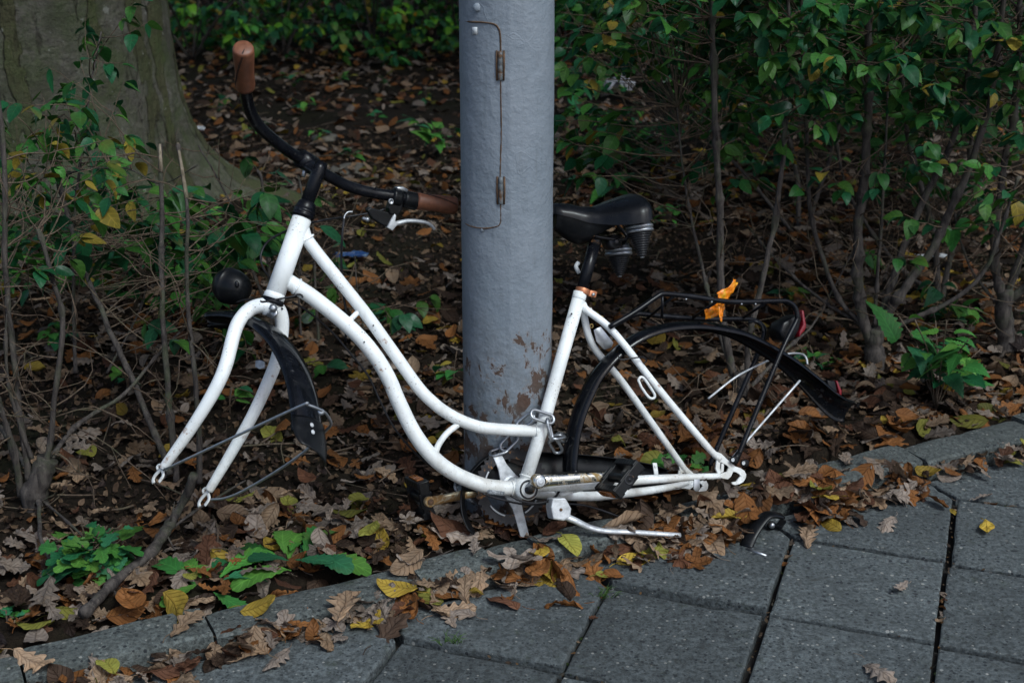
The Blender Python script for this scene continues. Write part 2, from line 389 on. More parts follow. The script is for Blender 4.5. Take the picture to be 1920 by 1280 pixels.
M['stem'] = m_bark('shrub_bark', (.022, .019, .019), (.095, .082, .074), 70)
M['stemcut'] = m_bark('peeled_stem', (.09, .07, .05), (.30, .25, .19), 60)
M['twig'] = m_bark('twig_bark', (.05, .035, .026), (.15, .11, .08), 90)
M['pole'] = m_pole()
M['rustline'] = m_simple('rusty_seam', (.10, .055, .03), .9, ns=80, var=.7, bump=.001)
M['hinge'] = m_metal('painted_hinge', (.13, .15, .165), .6, rust=.55, metal=.1, rc=(.07, .038, .02))
M['stain'] = m_simple('rust_stain', (.13, .105, .085), .8, ns=140, var=.45, bump=.0005)
M['springs'] = m_metal('spring_steel', (.035, .036, .040), .28, metal=.5)
M['stone'] = m_simple('field_stone', (.12, .11, .09), .85, ns=25, var=.5, bump=.003)
M['paper'] = m_simple('pale_litter', (.50, .52, .54), .6, ns=30, var=.3)
M['sticker'] = m_simple('grey_sticker', (.22, .24, .26), .5, ns=400, var=.9)
# ------------------------------------------------------------------ ground
TREE = np.array([-1.70, 4.95])
def gz(x, y):
    x = np.asarray(x, float); y = np.asarray(y, float); p = (x-K0[0])*KN[0]+(y-K0[1])*KN[1]
    t = np.clip((p-.205)/.06, 0, 1); t = t*t*(3-2*t)
    back = .018+.014*fbm(x*2.1, y*2.1, 3)+.010*fbm(x*9, y*9, 3)+.004*fbm(x*31, y*31, 2)
    d = np.hypot(x-TREE[0], y-TREE[1]); back = back+.10*np.exp(-((d-.5)/.35)**2)*(p > 0)
    return -.075*(1-t)+back*t
def axis(lo, hi, dense, step, far, grow=1.35):
    a = list(np.arange(dense[0], dense[1], step)); s = step; x = a[-1]
    while x < hi: s *= grow; x += s; a.append(x)
    s = step; x = a[0]
    while x > lo: s *= grow; x -= s; a.insert(0, x)
    return np.array(a)
gx = axis(-160, 160, (-2.6, 3.0), .028, 160); gy = axis(-60, 260, (1.9, 5.6), .024, 260, 1.06)
X, Y = np.meshgrid(gx, gy, indexing='ij'); Z = gz(X, Y); nx, ny = X.shape
i, j = np.meshgrid(np.arange(nx-1), np.arange(ny-1), indexing='ij')
F = np.stack([i*ny+j, (i+1)*ny+j, (i+1)*ny+j+1, i*ny+j+1], -1).reshape(-1, 4)
mb = MB(); mb.add(np.stack([X, Y, Z], -1), F); tag(mb.build('ground', M['soil']), kind='structure')

# paving: every slab of the pattern, with the pointed edge slabs along the kerb
def slab(mb, poly, z, th=.05, bev=.0030, tilt=(0, 0), tint=1.0, sub=6):
    poly = np.asarray(poly, float); c = poly.mean(0); pts = []
    for k in range(len(poly)):
        a, b = poly[k], poly[(k+1) % len(poly)]
        for t in np.linspace(0, 1, sub, endpoint=False): pts.append(a*(1-t)+b*t)
    pts = np.array(pts); n = len(pts); zt = lambda p: z+(p-c)@np.array(tilt)
    dirs = (c-pts)/np.linalg.norm(c-pts, axis=1)[:, None]; ch = rng.random(n)**7*.009
    rings = []
    for ins, dz in ((0, -th), (0, -bev*1.2), (bev*.35, -bev*.35), (bev*1.2, 0)):
        q = pts+dirs*((ins*1.2+ch*(1 if ins > 0 else .5))[:, None]); rings.append(np.c_[q, zt(q)+dz])
    V = np.vstack(rings); F = [(k*n+m, k*n+(m+1) % n, (k+1)*n+(m+1) % n, (k+1)*n+m) for k in range(3) for m in range(n)]
    base = 3*n; F.append(tuple(base+m for m in range(n)))
    mb.add(V, F, (tint, tint, tint*1.01))
mb = MB(); gu, gv = .0036, .0030
def pp(i, j): return (G0+TP*(i*GU+j*GV))
hd = .088/TP/math.sqrt(2)     # depth of the pointed part in grid units along -u,+v
for i in range(-14, 14):
    for j in range(-16, i+1):
        c = pp(i+.5, j+.5)
        if abs(c[0]) > 3.6 or c[1] < -1.5: continue
        z = rng.normal(0, .0034); tl = rng.normal(0, .006, 2); tint = 1+rng.normal(0, .13)
        ju = rng.normal(0, .002)/TP; a, b = gu/TP+abs(rng.normal(0, .0016))/TP, gv/TP
        if (i, j) == (-1, -1): z = -.004
        if (i, j) == (0, 0): z = .0
        if (i, j) == (-1, 0): z = .004
        z = {(0, 1): .006, (0, -1): -.0045, (0, -2): -.009, (1, 1): .0, (1, 0): -.0045, (1, -1): -.009, (-1, -2): -.009, (-2, -2): -.004, (2, 2): .004, (2, 1): -.002, (2, 0): -.006}.get((i, j), z)
        if abs(i) < 3 and abs(j) < 3: tl = tl*.5
        slab(mb, [pp(i+a+ju, j+b), pp(i+1-a+ju, j+b), pp(i+1-a+ju, j+1-b), pp(i+a+ju, j+1-b)], z, tilt=tl, tint=tint)
    c = pp(i+.5, i+1.5)
    if abs(c[0]) > 3.6: continue
    a, b = gu/TP, gv/TP+.006/TP
    z = rng.normal(0, .002)+(.006 if i == -1 else .002); tint = 1+rng.normal(0, .06)
    slab(mb, [pp(i+1-a, i+1+b), pp(i+1-a, i+2-b), pp(i+1-hd, i+2+hd-.01), pp(i+hd*0-hd+.012, i+1+hd), pp(i+a, i+1+b)], z, tilt=rng.normal(0, .004, 2), tint=tint)
tag(mb.build('pavement', M['tile'], smooth=False), kind='structure')
mb = MB()
fx = np.linspace(-6, 6, 60); fy = np.linspace(-4, .20, 40)
V = []
for p in list(np.linspace(-6, -.5, 20))+list(np.linspace(-.45, .27, 12)):
    for a in np.linspace(-6, 6, 241):
        q = kerb_pt(a, p); V.append((q[0], q[1], -.024+.008*float(fbm(q[0]*9, q[1]*9, 2))-(.02 if p > .2 else 0)))
V = np.array(V); n_ = 241; i, j = np.meshgrid(np.arange(31), np.arange(n_-1), indexing='ij')
mb.add(V, np.stack([i*n_+j, i*n_+j+1, (i+1)*n_+j+1, (i+1)*n_+j], -1).reshape(-1, 4)); tag(mb.build('joint_sand', M['joint']), kind='structure')

# kerb of rough concrete blocks
mb = MB()
cuts = [-4.2, -3.6, -3.0, -2.45, -1.98, -1.475, -1.155, -.76, -.60, -.505, -.31, -.17, -.02, .14, .445, .62, .80, 1.2, 1.7, 2.2, 2.7, 3.2, 3.8]
for k in range(len(cuts)-1):
    a0, a1 = cuts[k]+.0025, cuts[k+1]-.0025; L = a1-a0; nu, nv = max(4, int(L/.022)), 7
    f0 = .112+rng.normal(0, .004); wd = (.092 if a1 < -.5 else .104)+rng.normal(0, .007)
    if a0 > -.62 and a0 < .12: wd *= .95; f0 = .112
    top = .030+rng.normal(0, .004); tl = rng.normal(0, .02, 2); ph = rng.random(4)*50
    if -.35 < a0 < .0: top -= .012
    V = []; idx = {}
    prof = [(0, -.06), (0, top*.35), (.0015, top-.005), (.007, top-.0005)]+[(wd*t, top+.001) for t in (.3, .5, .7)]+[(wd-.008, top-.001), (wd-.002, top-.006), (wd, top-.03), (wd, -.04)]
    nv = len(prof)
    for i in range(nu+1):
        for j, (p, z) in enumerate(prof):
            a = a0+L*i/nu; e = min(i, nu-i)/nu*L; rn = max(0, 1-e/.009); 
            nz = float(fbm(a*14+ph[0], p*30+ph[1], 4)); ne = float(fbm(a*7+ph[2], j*.8+ph[3], 3))
            z2 = z-0-(.002*rn**2 if j > 0 and j < nv-1 else 0)+(.0024*nz)+tl[0]*(a-a0-L/2)*.5
            edge = (j <= 3)*(-1)+(j >= nv-4)*1
            p2 = f0+p+(-edge)*max(0, ne)*.006+.002*rn*(-edge)
            q = kerb_pt(a+(.002*nz if 0 < i < nu else 0), p2); V.append((q[0], q[1], z2))
    F = [(i*nv+j, i*nv+j+1, (i+1)*nv+j+1, (i+1)*nv+j) for i in range(nu) for j in range(nv-1)]
    F += [tuple(range(nv))[::-1], tuple(nu*nv+j for j in range(nv))]; tn = 1+rng.normal(0, .08)
    mb.add(V, [f[::-1] for f in F], (tn, tn, tn))
tag(mb.build('kerb', M['kerb'], smooth=True, sharp=28), kind='structure')

# ------------------------------------------------------------------ big tree on the left
tree = empty('beech_tree', (*TREE, 0), 'thick grey-brown tree trunk with mossy flared roots behind the hedge stems', 'tree')
az = np.concatenate([np.linspace(R_(-175), R_(45), 1250), np.linspace(R_(45.3), R_(184.7), 130)]); na, nzv = len(az), 330; zz = np.concatenate([np.linspace(-.12, 1.5, 260), np.linspace(1.54, 6.5, nzv-260)])
A_, Z_ = np.meshgrid(az, zz, indexing='ij')
def lobe(c, w): d = np.abs((A_-c+pi) % (2*pi)-pi); return np.exp(-(d/w)**2)
zp = np.maximum(Z_, -.05)
Rr = .50+.13*np.exp(-zp/.24)+(.50*lobe(R_(14), .22)+.22*lobe(R_(-40), .35)+.20*lobe(R_(-100), .4)+.22*lobe(R_(170), .4)+.3*lobe(R_(90), .35))*np.exp(-zp/.13)
Rr += .012*fbm(A_*3, Z_*2, 3)+.010*np.cos(A_*5+Z_)*np.exp(-zp/.6)
# bark plates: wavy vertical bands and rounded scars
wv = A_+.09*vnoise(Z_*4+3, A_*3)+.045*vnoise(Z_*15, A_*14)+.02*vnoise(Z_*45, A_*40)-.10*Z_
ph = (wv*R_(1)*0+wv)*5.2; band = ph-np.floor(ph); bid = np.floor(ph)
has = (_perm[(bid.astype(int)*7) % 64, (np.floor(Z_*1.3+bid*.37).astype(int)) % 64] > .50)
edge = np.minimum(band, 1-band); plate = np.clip((band > .35)*1.0, 0, 1)*has
dist = np.abs(band-.35); dist = np.minimum(dist, np.minimum(band, 1-band))
crack = np.exp(-(dist/.026)**2)*has*np.clip(1.2+vnoise(Z_*9, A_*9)*1.6, 0, 1)
crk2 = np.clip((fbm(A_*16, Z_*7, 4)-.75)/.25, 0, 1)
cx, cz = A_*5.2, Z_*4.1; cell = np.hypot((cx % 1)-.5, ((cz % 1)-.5)*.9); scar = (_perm[np.floor(cx).astype(int) % 64, np.floor(cz).astype(int) % 64] > .84)
ring = np.exp(-((cell-.25-.05*vnoise(A_*22, Z_*16))/.035)**2)*scar
crack = np.clip(crack*.9+ring*.65+crk2*.5, 0, 1)
Rr += .0030*plate-.0045*crack+.0025*fbm(A_*60, Z_*30, 3)*(plate*.8+.25)
moss = np.clip(.25+.4*fbm(A_*2.2, Z_*2.2, 3)+np.exp(-zp/.30)*1.2+.25*lobe(R_(-30), .6)+.10, 0, 1)
Vt = np.stack([TREE[0]+Rr*np.cos(A_), TREE[1]+Rr*np.sin(A_), Z_], -1).reshape(-1, 3)
i, j = np.meshgrid(np.arange(na), np.arange(nzv-1), indexing='ij'); i2 = (i+1) % na
mb = MB(); mb.add(Vt, np.stack([i*nzv+j, i2*nzv+j, i2*nzv+j+1, i*nzv+j+1], -1).reshape(-1, 4), np.stack([plate.ravel()*1.0, crack.ravel(), moss.ravel()], -1)); mb.build('trunk', M['bark'], tree)

# ------------------------------------------------------------------ leaves
def leaf_proto(kind, nu=14, nv=6, curl=0.0, lcurl=0.0, wr=.02, seed=0):
    r = np.random.default_rng(seed); t = np.linspace(0, 1, nu+1); s = np.linspace(-1, 1, nv+1)
    if kind == 'oak':
        w = .30*np.sin(pi*t**.85)**.55*(.55+.6*t)+.004; lo = .5+.5*np.cos(2*pi*(4.3*t+.30+r.random()*.2)); w = w*(1-.52*lo*np.clip(np.sin(pi*t), 0, 1)**.3)
    elif kind == 'beech': w = .29*np.sin(pi*t**.92)**.8+.003
    elif kind == 'ovate': w = .34*np.sin(pi*t**.75)**.85*(1-.25*t)+.002
    elif kind == 'nettle': w = .36*np.sin(pi*t**.55)**.9*(1-.30*t)+.002; w = w*(1-.30*((t*9) % 1))
    elif kind == 'lobed': lo = .5+.5*np.cos(2*pi*(2.6*t+.1)); w = (.42*np.sin(pi*t**.8)**.6)*(1-.40*lo)+.003; w = w*(1-.16*((t*14) % 1))
    elif kind == 'dandelion': w = (.07+.30*t)*np.sin(pi*np.clip(t*.98+.02, 0, 1))**.5; w = w*(1-.26*((1-t)*6 % 1)*(t > .05))
    elif kind == 'lance': w = .20*np.sin(pi*t)**.8+.002
    asym = 1+.08*r.normal(0, 1, 2)
    T, Sx = np.meshgrid(t, s, indexing='ij'); Wd = w[:, None]*np.where(Sx < 0, asym[0], asym[1])
    x = T+(0.10*np.abs(Sx)*np.minimum(w*4, 1)[:, None]*(1-T) if kind in ('oak', 'lobed') else 0)+.03*np.abs(Sx)*0; y = Wd*Sx
    y = y+.05*np.sin(T*3+r.random()*6)
    z = wr*(vnoise(T*4+r.random()*30, Sx*1.5+r.random()*30)*1.0)+wr*.6*vnoise(T*9+r.random()*30, Sx*3+5)
    z = z+.10*np.abs(y)*(1 if kind in ('ovate', 'nettle', 'dandelion', 'lobed') else .4)
    if abs(curl) > 1e-3:
        tw = (r.random()-.5)*1.6; ya = y*math.cos(tw*.4)+(x-.5)*math.sin(tw*.4); Rc = 1/curl
        y2 = np.sin(ya/Rc)*Rc; z = z+(1-np.cos(ya/Rc))*Rc; y = y+(y2-ya)
    if abs(lcurl) > 1e-3:
        Rc = 1/lcurl; xa = x-.5; x = .5+np.sin(xa/Rc)*(Rc-z); z = Rc-(Rc-z)*np.cos(xa/Rc)
    V = np.stack([x-.5, y, z], -1).reshape(-1, 3); m = nv+1
    i, j = np.meshgrid(np.arange(nu), np.arange(nv), indexing='ij')
    F = np.stack([i*m+j, (i+1)*m+j, (i+1)*m+j+1, i*m+j+1], -1).reshape(-1, 4)
    uv = np.stack([T, (Sx+1)/2], -1).reshape(-1, 2)
    return V, F, uv
def maple_proto(n=30, rings=5, curl=0.0, seed=0, wr=.03):
    r = np.random.default_rng(seed); a = np.linspace(-pi*.92, pi*.92, n*2+1); rad = .16+.36*np.abs(np.cos(a*2.5))**.8*(.75+.25*np.cos(a)); rad *= 1-.10*((np.abs(a)*7) % 1)
    V = [(0, 0, 0)]; uv = [(.5, .5)]
    for k in range(1, rings+1):
        f = k/rings; V += [(rad[i]*f*math.cos(a[i]), rad[i]*f*math.sin(a[i]), 0) for i in range(len(a))]; uv += [(f*.5+.5, .5+.5*f*math.sin(a[i]*2.5)) for i in range(len(a))]
    V = np.array(V); V[:, 2] = wr*vnoise(V[:, 0]*7+r.random()*30, V[:, 1]*7+3)+.06*np.abs(np.sin(np.arctan2(V[:, 1], V[:, 0])*2.5))*np.hypot(V[:, 0], V[:, 1])
    if curl: V[:, 2] += curl*(V[:, 1]**2+V[:, 0]**2*.5)
    m = len(a); F = [(0, 1+i, 2+i) for i in range(m-1)]; Q = [(1+k*m+i, 1+(k+1)*m+i, 2+(k+1)*m+i, 2+k*m+i) for k in range(rings-1) for i in range(m-1)]
    return V, F+Q, np.array(uv)
def eul(yaw, pitch, roll):
    yaw, pitch, roll = map(np.asarray, (yaw, pitch, roll)); c, s = np.cos, np.sin; o = np.zeros(np.broadcast(yaw, pitch, roll).shape)
    Rz = np.stack([np.stack([c(yaw), -s(yaw), o], -1), np.stack([s(yaw), c(yaw), o], -1), np.stack([o, o, o+1], -1)], -2)
    Ry = np.stack([np.stack([c(pitch), o, s(pitch)], -1), np.stack([o, o+1, o], -1), np.stack([-s(pitch), o, c(pitch)], -1)], -2)
    Rx = np.stack([np.stack([o+1, o, o], -1), np.stack([o, c(roll), -s(roll)], -1), np.stack([o, s(roll), c(roll)], -1)], -2)
    return Rz@Ry@Rx
def scatter(mb, protos, pid, pos, Rm, sc, col, anchor=0.0):
    for k, (V, F, uv) in enumerate(protos):
        q = np.where(pid == k)[0]
        if not len(q): continue
        V2 = V+np.array([anchor, 0, 0])
        W_ = np.einsum('nij,vj->nvi', Rm[q], V2)*sc[q][:, None, None]+pos[q][:, None]; n = len(V)
        cc = np.repeat(col[q], n, 0); uu = np.tile(uv, (len(q), 1))
        if isinstance(F, np.ndarray): mb.add(W_, (F[None]+(np.arange(len(q))*n)[:, None, None]).reshape(-1, 4), cc, uu)
        else:
            b0 = mb.n; mb.add(W_, np.zeros((0, 3), int), cc, uu)
            for L in (3, 4):
                f = np.array([g for g in F if len(g) == L])
                if len(f): mb.F.append((f[None]+(np.arange(len(q))*n)[:, None, None]).reshape(-1, L)+b0)

# ------------------------------------------------------------------ bicycle frame of reference
_th, _la = R_(24), R_(20)
FW = np.array([-math.cos(_th), -math.sin(_th), 0]); _nh = np.array([-math.sin(_th), math.cos(_th), 0])
BUP = np.array([0, 0, 1])*math.cos(_la)+_nh*math.sin(_la); BN = _nh*math.cos(_la)-np.array([0, 0, 1])*math.sin(_la)
BB = onz(978, 915, .125)
def B(px, py, off=0.0): return onpl(px, py, BB+BN*off, BN)
def BL(pts, off=0.0): return np.array([B(p[0], p[1], p[2] if len(p) > 2 else off) for p in pts])
HT, HB = B(566, 410), B(513, 560)
KS = nrm(HT-HB); _fp = nrm(FW-KS*(FW@KS)); SF = rot(_fp, KS, R_(-65.3)); SA = np.cross(KS, SF)   # steering axis, wheel forward, wheel left
WC = HB-KS*.387+SF*.0715                                                                 # where the missing front wheel's axle would be
def SP(px, py, a=0.0): return onpl(px, py, WC+SA*a, SA)
def SL(pts, a=0.0): return np.array([SP(p[0], p[1], p[2] if len(p) > 2 else a) for p in pts])
_q = B(603, 305); CLP = _q+SF*.045; HM = rot(KS, SA, R_(30))
def HP(px, py, up=0.0): return onpl(px, py, CLP+HM*up, HM)

bike = empty('bicycle', (*BB[:2], 0), 'white step-through bicycle frame without wheels leaning on the grey lamp post', 'bicycle')
def part(name, mb, mat, parent=None, **k): return mb.build(name, M[mat], parent or bike, **k)

# frame
mb = MB()
tube(mb, [B(512, 562), B(567, 407)], .0183, 28)
lathe(mb, B(512, 562), KS, [(-.001, .0183), (-.001, .0200), (.010, .0200), (.013, .0184)], 28)
P, r = cr(BL([(541, 528), (562, 541), (590, 560), (640, 600), (678, 636), (708, 674), (730, 712), (747, 752), (777, 812), (812, 857), (852, 887), (902, 908), (940, 914), (975, 915)]), 6, [.0140]*14)
tube(mb, P, .0147, 24)
P = cr(BL([(568, 428), (580, 455), (640, 531), (687, 590), (740, 664), (785, 727), (815, 757), (838, 774), (862, 787), (885, 796), (910, 802), (960, 806), (1015, 808)]), 6)
tube(mb, P, .0119, 22)
tube(mb, [B(1088, 549), B(1053, 672), B(1017, 800), B(984, 905)], .0134, 24)
lathe(mb, B(1088, 549), nrm(B(1053, 672)-B(1088, 549)), [(-.001, .0134), (-.001, .0142), (.012, .0142), (.014, .0135)], 24)
for s, pp, rr in ((-1, [(1093, 570, 0), (1100, 581, -.010), (1137, 609, -.024), (1171, 647, -.036), (1234, 728, -.048), (1321, 831, -.056), (1350, 862, -.058)], [.0075]*5+[.0072, .0060]),
                  (1, [(1092, 578, 0), (1096, 597, .010), (1104, 630, .02), (1120, 660, .03), (1165, 714, .04), (1227, 800, .052), (1274, 866, .058), (1290, 888, .058)], [.0075]*6+[.0070, .0055])):
    P, r = cr([B(*p) for p in pp], 6, rr); tube(mb, P, r, 18)
for pp, rr in (([(985, 912, -.012), (1040, 911, -.022), (1120, 908, -.034), (1196, 900, -.046), (1250, 897, -.054), (1299, 894, -.058), (1350, 892, -.058)], [.0110, .0105, .0100, .0098, .0088, .0072, .0060]),
               ([(985, 920, .012), (1040, 927, .025), (1100, 930, .036), (1150, 927, .044), (1220, 919, .052), (1270, 910, .058), (1290, 904, .058)], [.0110, .0105, .0100, .0095, .0085, .007, .006])):
    P, r = cr([B(*p) for p in pp], 6, rr); tube(mb, P, r, 18)
tube(mb, cr(BL([(664, 601), (655, 601), (668, 588), (676, 580)][1:]), 5), .0052, 14)
tube(mb, cr(BL([(816, 850), (823, 832), (838, 812), (858, 796)]), 6), [.0062]*19, 14)
cyl(mb, BB-BN*.036, BB+BN*.036, .0205, seg=28)
tube(mb, [B(1046, 925, -.01), B(1085, 915, 0)], .014, 4, flat=.35)          # kickstand plate between the stays
def weld(p, d, r):
    d = nrm(d); e1 = nrm(np.cross(d, BN)); e2 = np.cross(d, e1); tube(mb, [p+(e1*math.cos(q)+e2*math.sin(q))*r*(1+.012*rng.normal()) for q in np.linspace(0, 2*pi, 40, endpoint=False)], [.0018*(1+.25*(k % 2)) for k in range(40)], 8, closed=True)
for p1, p2, r_w in (((577, 447), (590, 467), .0118), ((556, 537), (575, 549), .0148), ((1003, 808), (985, 808), .0122), ((958, 915), (940, 914), .0150), ((988, 893), (993, 877), .0136), ((1104, 585), (1112, 590), .0078)): weld(B(*p1), B(*p2)-B(*p1), r_w)
fr = part('frame', mb, 'white')
# dropouts
for s, dx, dy in ((-.058, 0, 0), (.058, -71, 19)):
    mb = MB(); dp = lambda x, y: B(x+dx, y+dy, s)
    K_ = lambda pts, w, t=.0042: [prism(mb, [dp(*p) for p in q], BN, t) for q in w]
    K_(None, [[(1342, 846), (1352, 850), (1364, 862), (1378, 874), (1374, 884), (1362, 872), (1351, 866), (1346, 868)], [(1378, 874), (1388, 877), (1395, 882), (1386, 889), (1380, 885), (1374, 884)], [(1395, 882), (1398.5, 889), (1397.5, 896), (1388, 892), (1386, 889)], [(1397.5, 896), (1393, 903), (1386, 907), (1380, 902), (1388, 892)], [(1386, 907), (1378, 909), (1373, 908), (1371, 904), (1380, 902)],
              [(1334, 888), (1348, 888), (1352, 896), (1334, 899)], [(1348, 888), (1362, 884), (1370, 893), (1364, 898), (1352, 896)], [(1362, 884), (1366, 876), (1374, 884), (1370, 893)], [(1343, 862), (1350, 866), (1349, 876), (1352, 886), (1346, 889), (1341, 878)], [(1352, 868), (1357, 870), (1356, 884), (1351, 886)]])
    o = part('dropout', mb, 'white', fr, bevel=.0006, smooth=False)
mb = MB(); P = cr([B(*p, -.052) for p in [(1197, 712), (1201, 707), (1208, 710), (1222, 730), (1228, 742), (1223, 747), (1215, 743), (1202, 725)]], 4)
tube(mb, P, .0028, 10, closed=True); part('lock_eyelet', mb, 'white', fr)
mb = MB(); box(mb, B(1229, 880, -.03), nrm(B(1240, 880)-B(1229, 880)), BN, BUP, .010, .003, .028); cyl(mb, B(1229, 874, -.034), B(1229, 874, -.031), .0025, c=(.1,.1,.1)); part('mounting_tab', mb, 'white', fr, bevel=.001)
mb = MB(); _a = nrm(B(965, 915)-B(930, 911)); _c = B(927, 921)-BN*.0145
for k in range(6):
    pass
tube(mb, [B(914, 921, -.0125), B(945, 925, -.0125)], .0048, 12, flat=.5, up=BN); part('frame_sticker', mb, 'sticker', fr)
mb = MB()
for p in [(548, 574), (683, 641), (735, 768), (1072, 588), (700, 610), (1090, 640)]:
    cyl(mb, B(*p, -.0135) if p[0] < 1060 else B(*p, -.006), B(*p, -.0165), .0017, seg=8)
part('cable_stop', mb, 'darksteel', fr)
# bottom bracket cup
mb = MB(); lathe(mb, BB-BN*.033, -BN, [(0, .0195), (.004, .0195), (.005, .0165), (.002, .0150), (.002, .009), (.012, .009)], 24); part('bottom_bracket_cup', mb, 'darksteel')

# headset, stem, bar
mb = MB(); lathe(mb, B(567, 407), KS, [(-.002, .0195), (.003, .0215), (.006, .0215), (.007, .0195), (.010, .0215), (.014, .0215), (.015, .0190), (.020, .0185), (.028, .0170), (.031, .0140)], 28)
part('headset_cup', mb, 'black'); mb = MB(); lathe(mb, B(512, 562), -KS, [(-.001, .0205), (.004, .0215), (.007, .0215), (.009, .018)], 28); part('headset_cup', mb, 'black')
mb = MB(); st0 = B(569, 398); tube(mb, [st0, _q-KS*.012, _q], [.0128, .0128, .0120], 22)
e = _q+SF*.0; tube(mb, cr([_q-KS*.022-SF*.004, _q-KS*.014+SF*.016, CLP-KS*.004], 5), [.014]*5+[.0155]*6, 18, flat=.8)
cyl(mb, CLP-SA*.019, CLP+SA*.019, .0178, seg=22); stem = part('stem', mb, 'black')
mb = MB(); cyl(mb, CLP+SA*.004-KS*.012-SF*.008, CLP+SA*.004-KS*.032-SF*.010, .0042, seg=6); part('clamp_bolt', mb, 'steel', stem)
barpx = [(456, 92), (459, 150), (461, 175), (468, 205), (485, 236), (520, 268), (552, 291), (576, 304), (612, 328), (655, 350), (700, 362), (745, 369), (790, 378), (852, 386)]
HBP = cr([HP(*p) for p in barpx], 7)
mb = MB(); tube(mb, HBP, .0111, 18); bar = part('handlebar', mb, 'black')
for pa, pb in (((456, 90), (460, 163)), ((781, 377), (855, 386))):
    a, b = HP(*pa), HP(*pb)
    if pa[0] > 700: a, b = b, a
    d = nrm(b-a); L = np.linalg.norm(b-a); mb = MB()
    lathe(mb, a, d, [(-.001, .001), (-.001, .0145), (.0005, .0168), (.004, .0182), (.02, .0184), (.045, .0170), (L*.6, .0166), (L-.006, .0174), (L, .0168), (L+.0005, .0112)], 28)
    g = part('grip', mb, 'grip', bar)
    mb = MB(); ang = math.atan2(0, 1); side = nrm(np.cross(d, [0, 0, 1])); tocam = nrm(CC-a); tc = nrm(tocam-d*(d@tocam)); sd = np.cross(d, tc)
    for sh in (0, .10):
        pts = [a-d*.0015+(tc*.004-sd*.002)]+[a-d*.0015+(tc*math.cos(q)+sd*math.sin(q))*.0135 for q in (sh+.1,)]+[a+d*(.004+t*(L-.008))+(tc*math.cos(.1+sh+t*1.3)+sd*math.sin(.1+sh+t*1.3))*np.interp(.004+t*L, [0, .005, .02, .05, L], [.0175, .0185, .0187, .0174, .0174]) for t in np.linspace(0, .95, 14)]
        tube(mb, pts, .0005, 6)
    part('stitching', mb, 'thread', g)
# gear shifter, brake lever
dR = nrm(HP(781, 377)-HP(745, 369)); a = HP(757, 373); mb = MB()
lathe(mb, a, dR, [(-.002, .012), (.0, .0175)]+[(.002+k*.0022, .0182 if k % 2 else .0170) for k in range(12)]+[(.029, .016)], 26); part('gear_shifter', mb, 'blackplastic', bar)
mb = MB(); a = HP(742, 370); lathe(mb, a-dR*.010, dR, [(0, .0145), (.002, .0185), (.018, .0185), (.022, .0150)], 24)
tc = nrm(np.cross(dR, nrm(CC-a))); dn = tc if pj(a+tc*.05)[1] > pj(a)[1] else -tc; tcam = np.cross(dR, dn); tcam = tcam if tcam@(CC-a) > 0 else -tcam
prism(mb, [a+x*dR+y*dn for x, y in [(-.012, .0), (.014, .0), (.016, .022), (.010, .034), (-.008, .036), (-.014, .024)]], tcam, .020)
prism(mb, [a+x*dR+y*dn-tcam*.002 for x, y in [(-.056, .037), (-.050, .030), (-.014, .032), (.002, .034), (.000, .046), (-.006, .060), (-.016, .060), (-.040, .052)]], tcam, .016)
lev = part('brake_lever', mb, 'blackplastic', bar, bevel=.003, smooth=False)
mb = MB(); lathe(mb, a-dR*.013+dn*.010+tcam*.010, tcam, [(0, .006), (.004, .006), (.005, .0045), (.003, .003)], 16, c=None); part('bolt_head', mb, 'steel', lev)
lp = lambda x, y, o=0: a+(x-742)/1010.*nrm(dR)*1.0+(y-370)/1010.*dn+tcam*o
def LP(x, y, o=0): return onpl(x, y, a+tcam*o, tcam)
mb = MB(); P, r = cr([LP(735, 426), LP(741, 420), LP(752, 416.5), (LP(766, 414)), LP(786, 415), LP(801, 418), LP(810, 424), LP(815, 430)], 5, [.0052, .0062, .0055, .0050, .0048, .0046, .0042, .0036]); tube(mb, P, r, 14, flat=.8)
prism(mb, [LP(*p, .004) for p in [(738, 400), (741, 404), (739, 415), (745, 418), (734, 432), (724, 426), (731, 412)]], tcam, .014); part('lever_blade', mb, 'alu', lev, bevel=.0012)
mb = MB(); lathe(mb, LP(690, 412), nrm(LP(676, 408)-LP(690, 412)), [(-.002, .0052), (.004, .0052), (.005, .0036), (.012, .0036), (.0125, .002)], 14); part('cable_adjuster', mb, 'steel', lev)
mb = MB(); prism(mb, [a+x*dR+y*dn for x, y in [(-.006, -.020), (.008, -.024), (.022, -.020), (.018, -.014), (-.002, -.015)]], tcam, .016); part('clamp_cap', mb, 'steel', lev, bevel=.002)

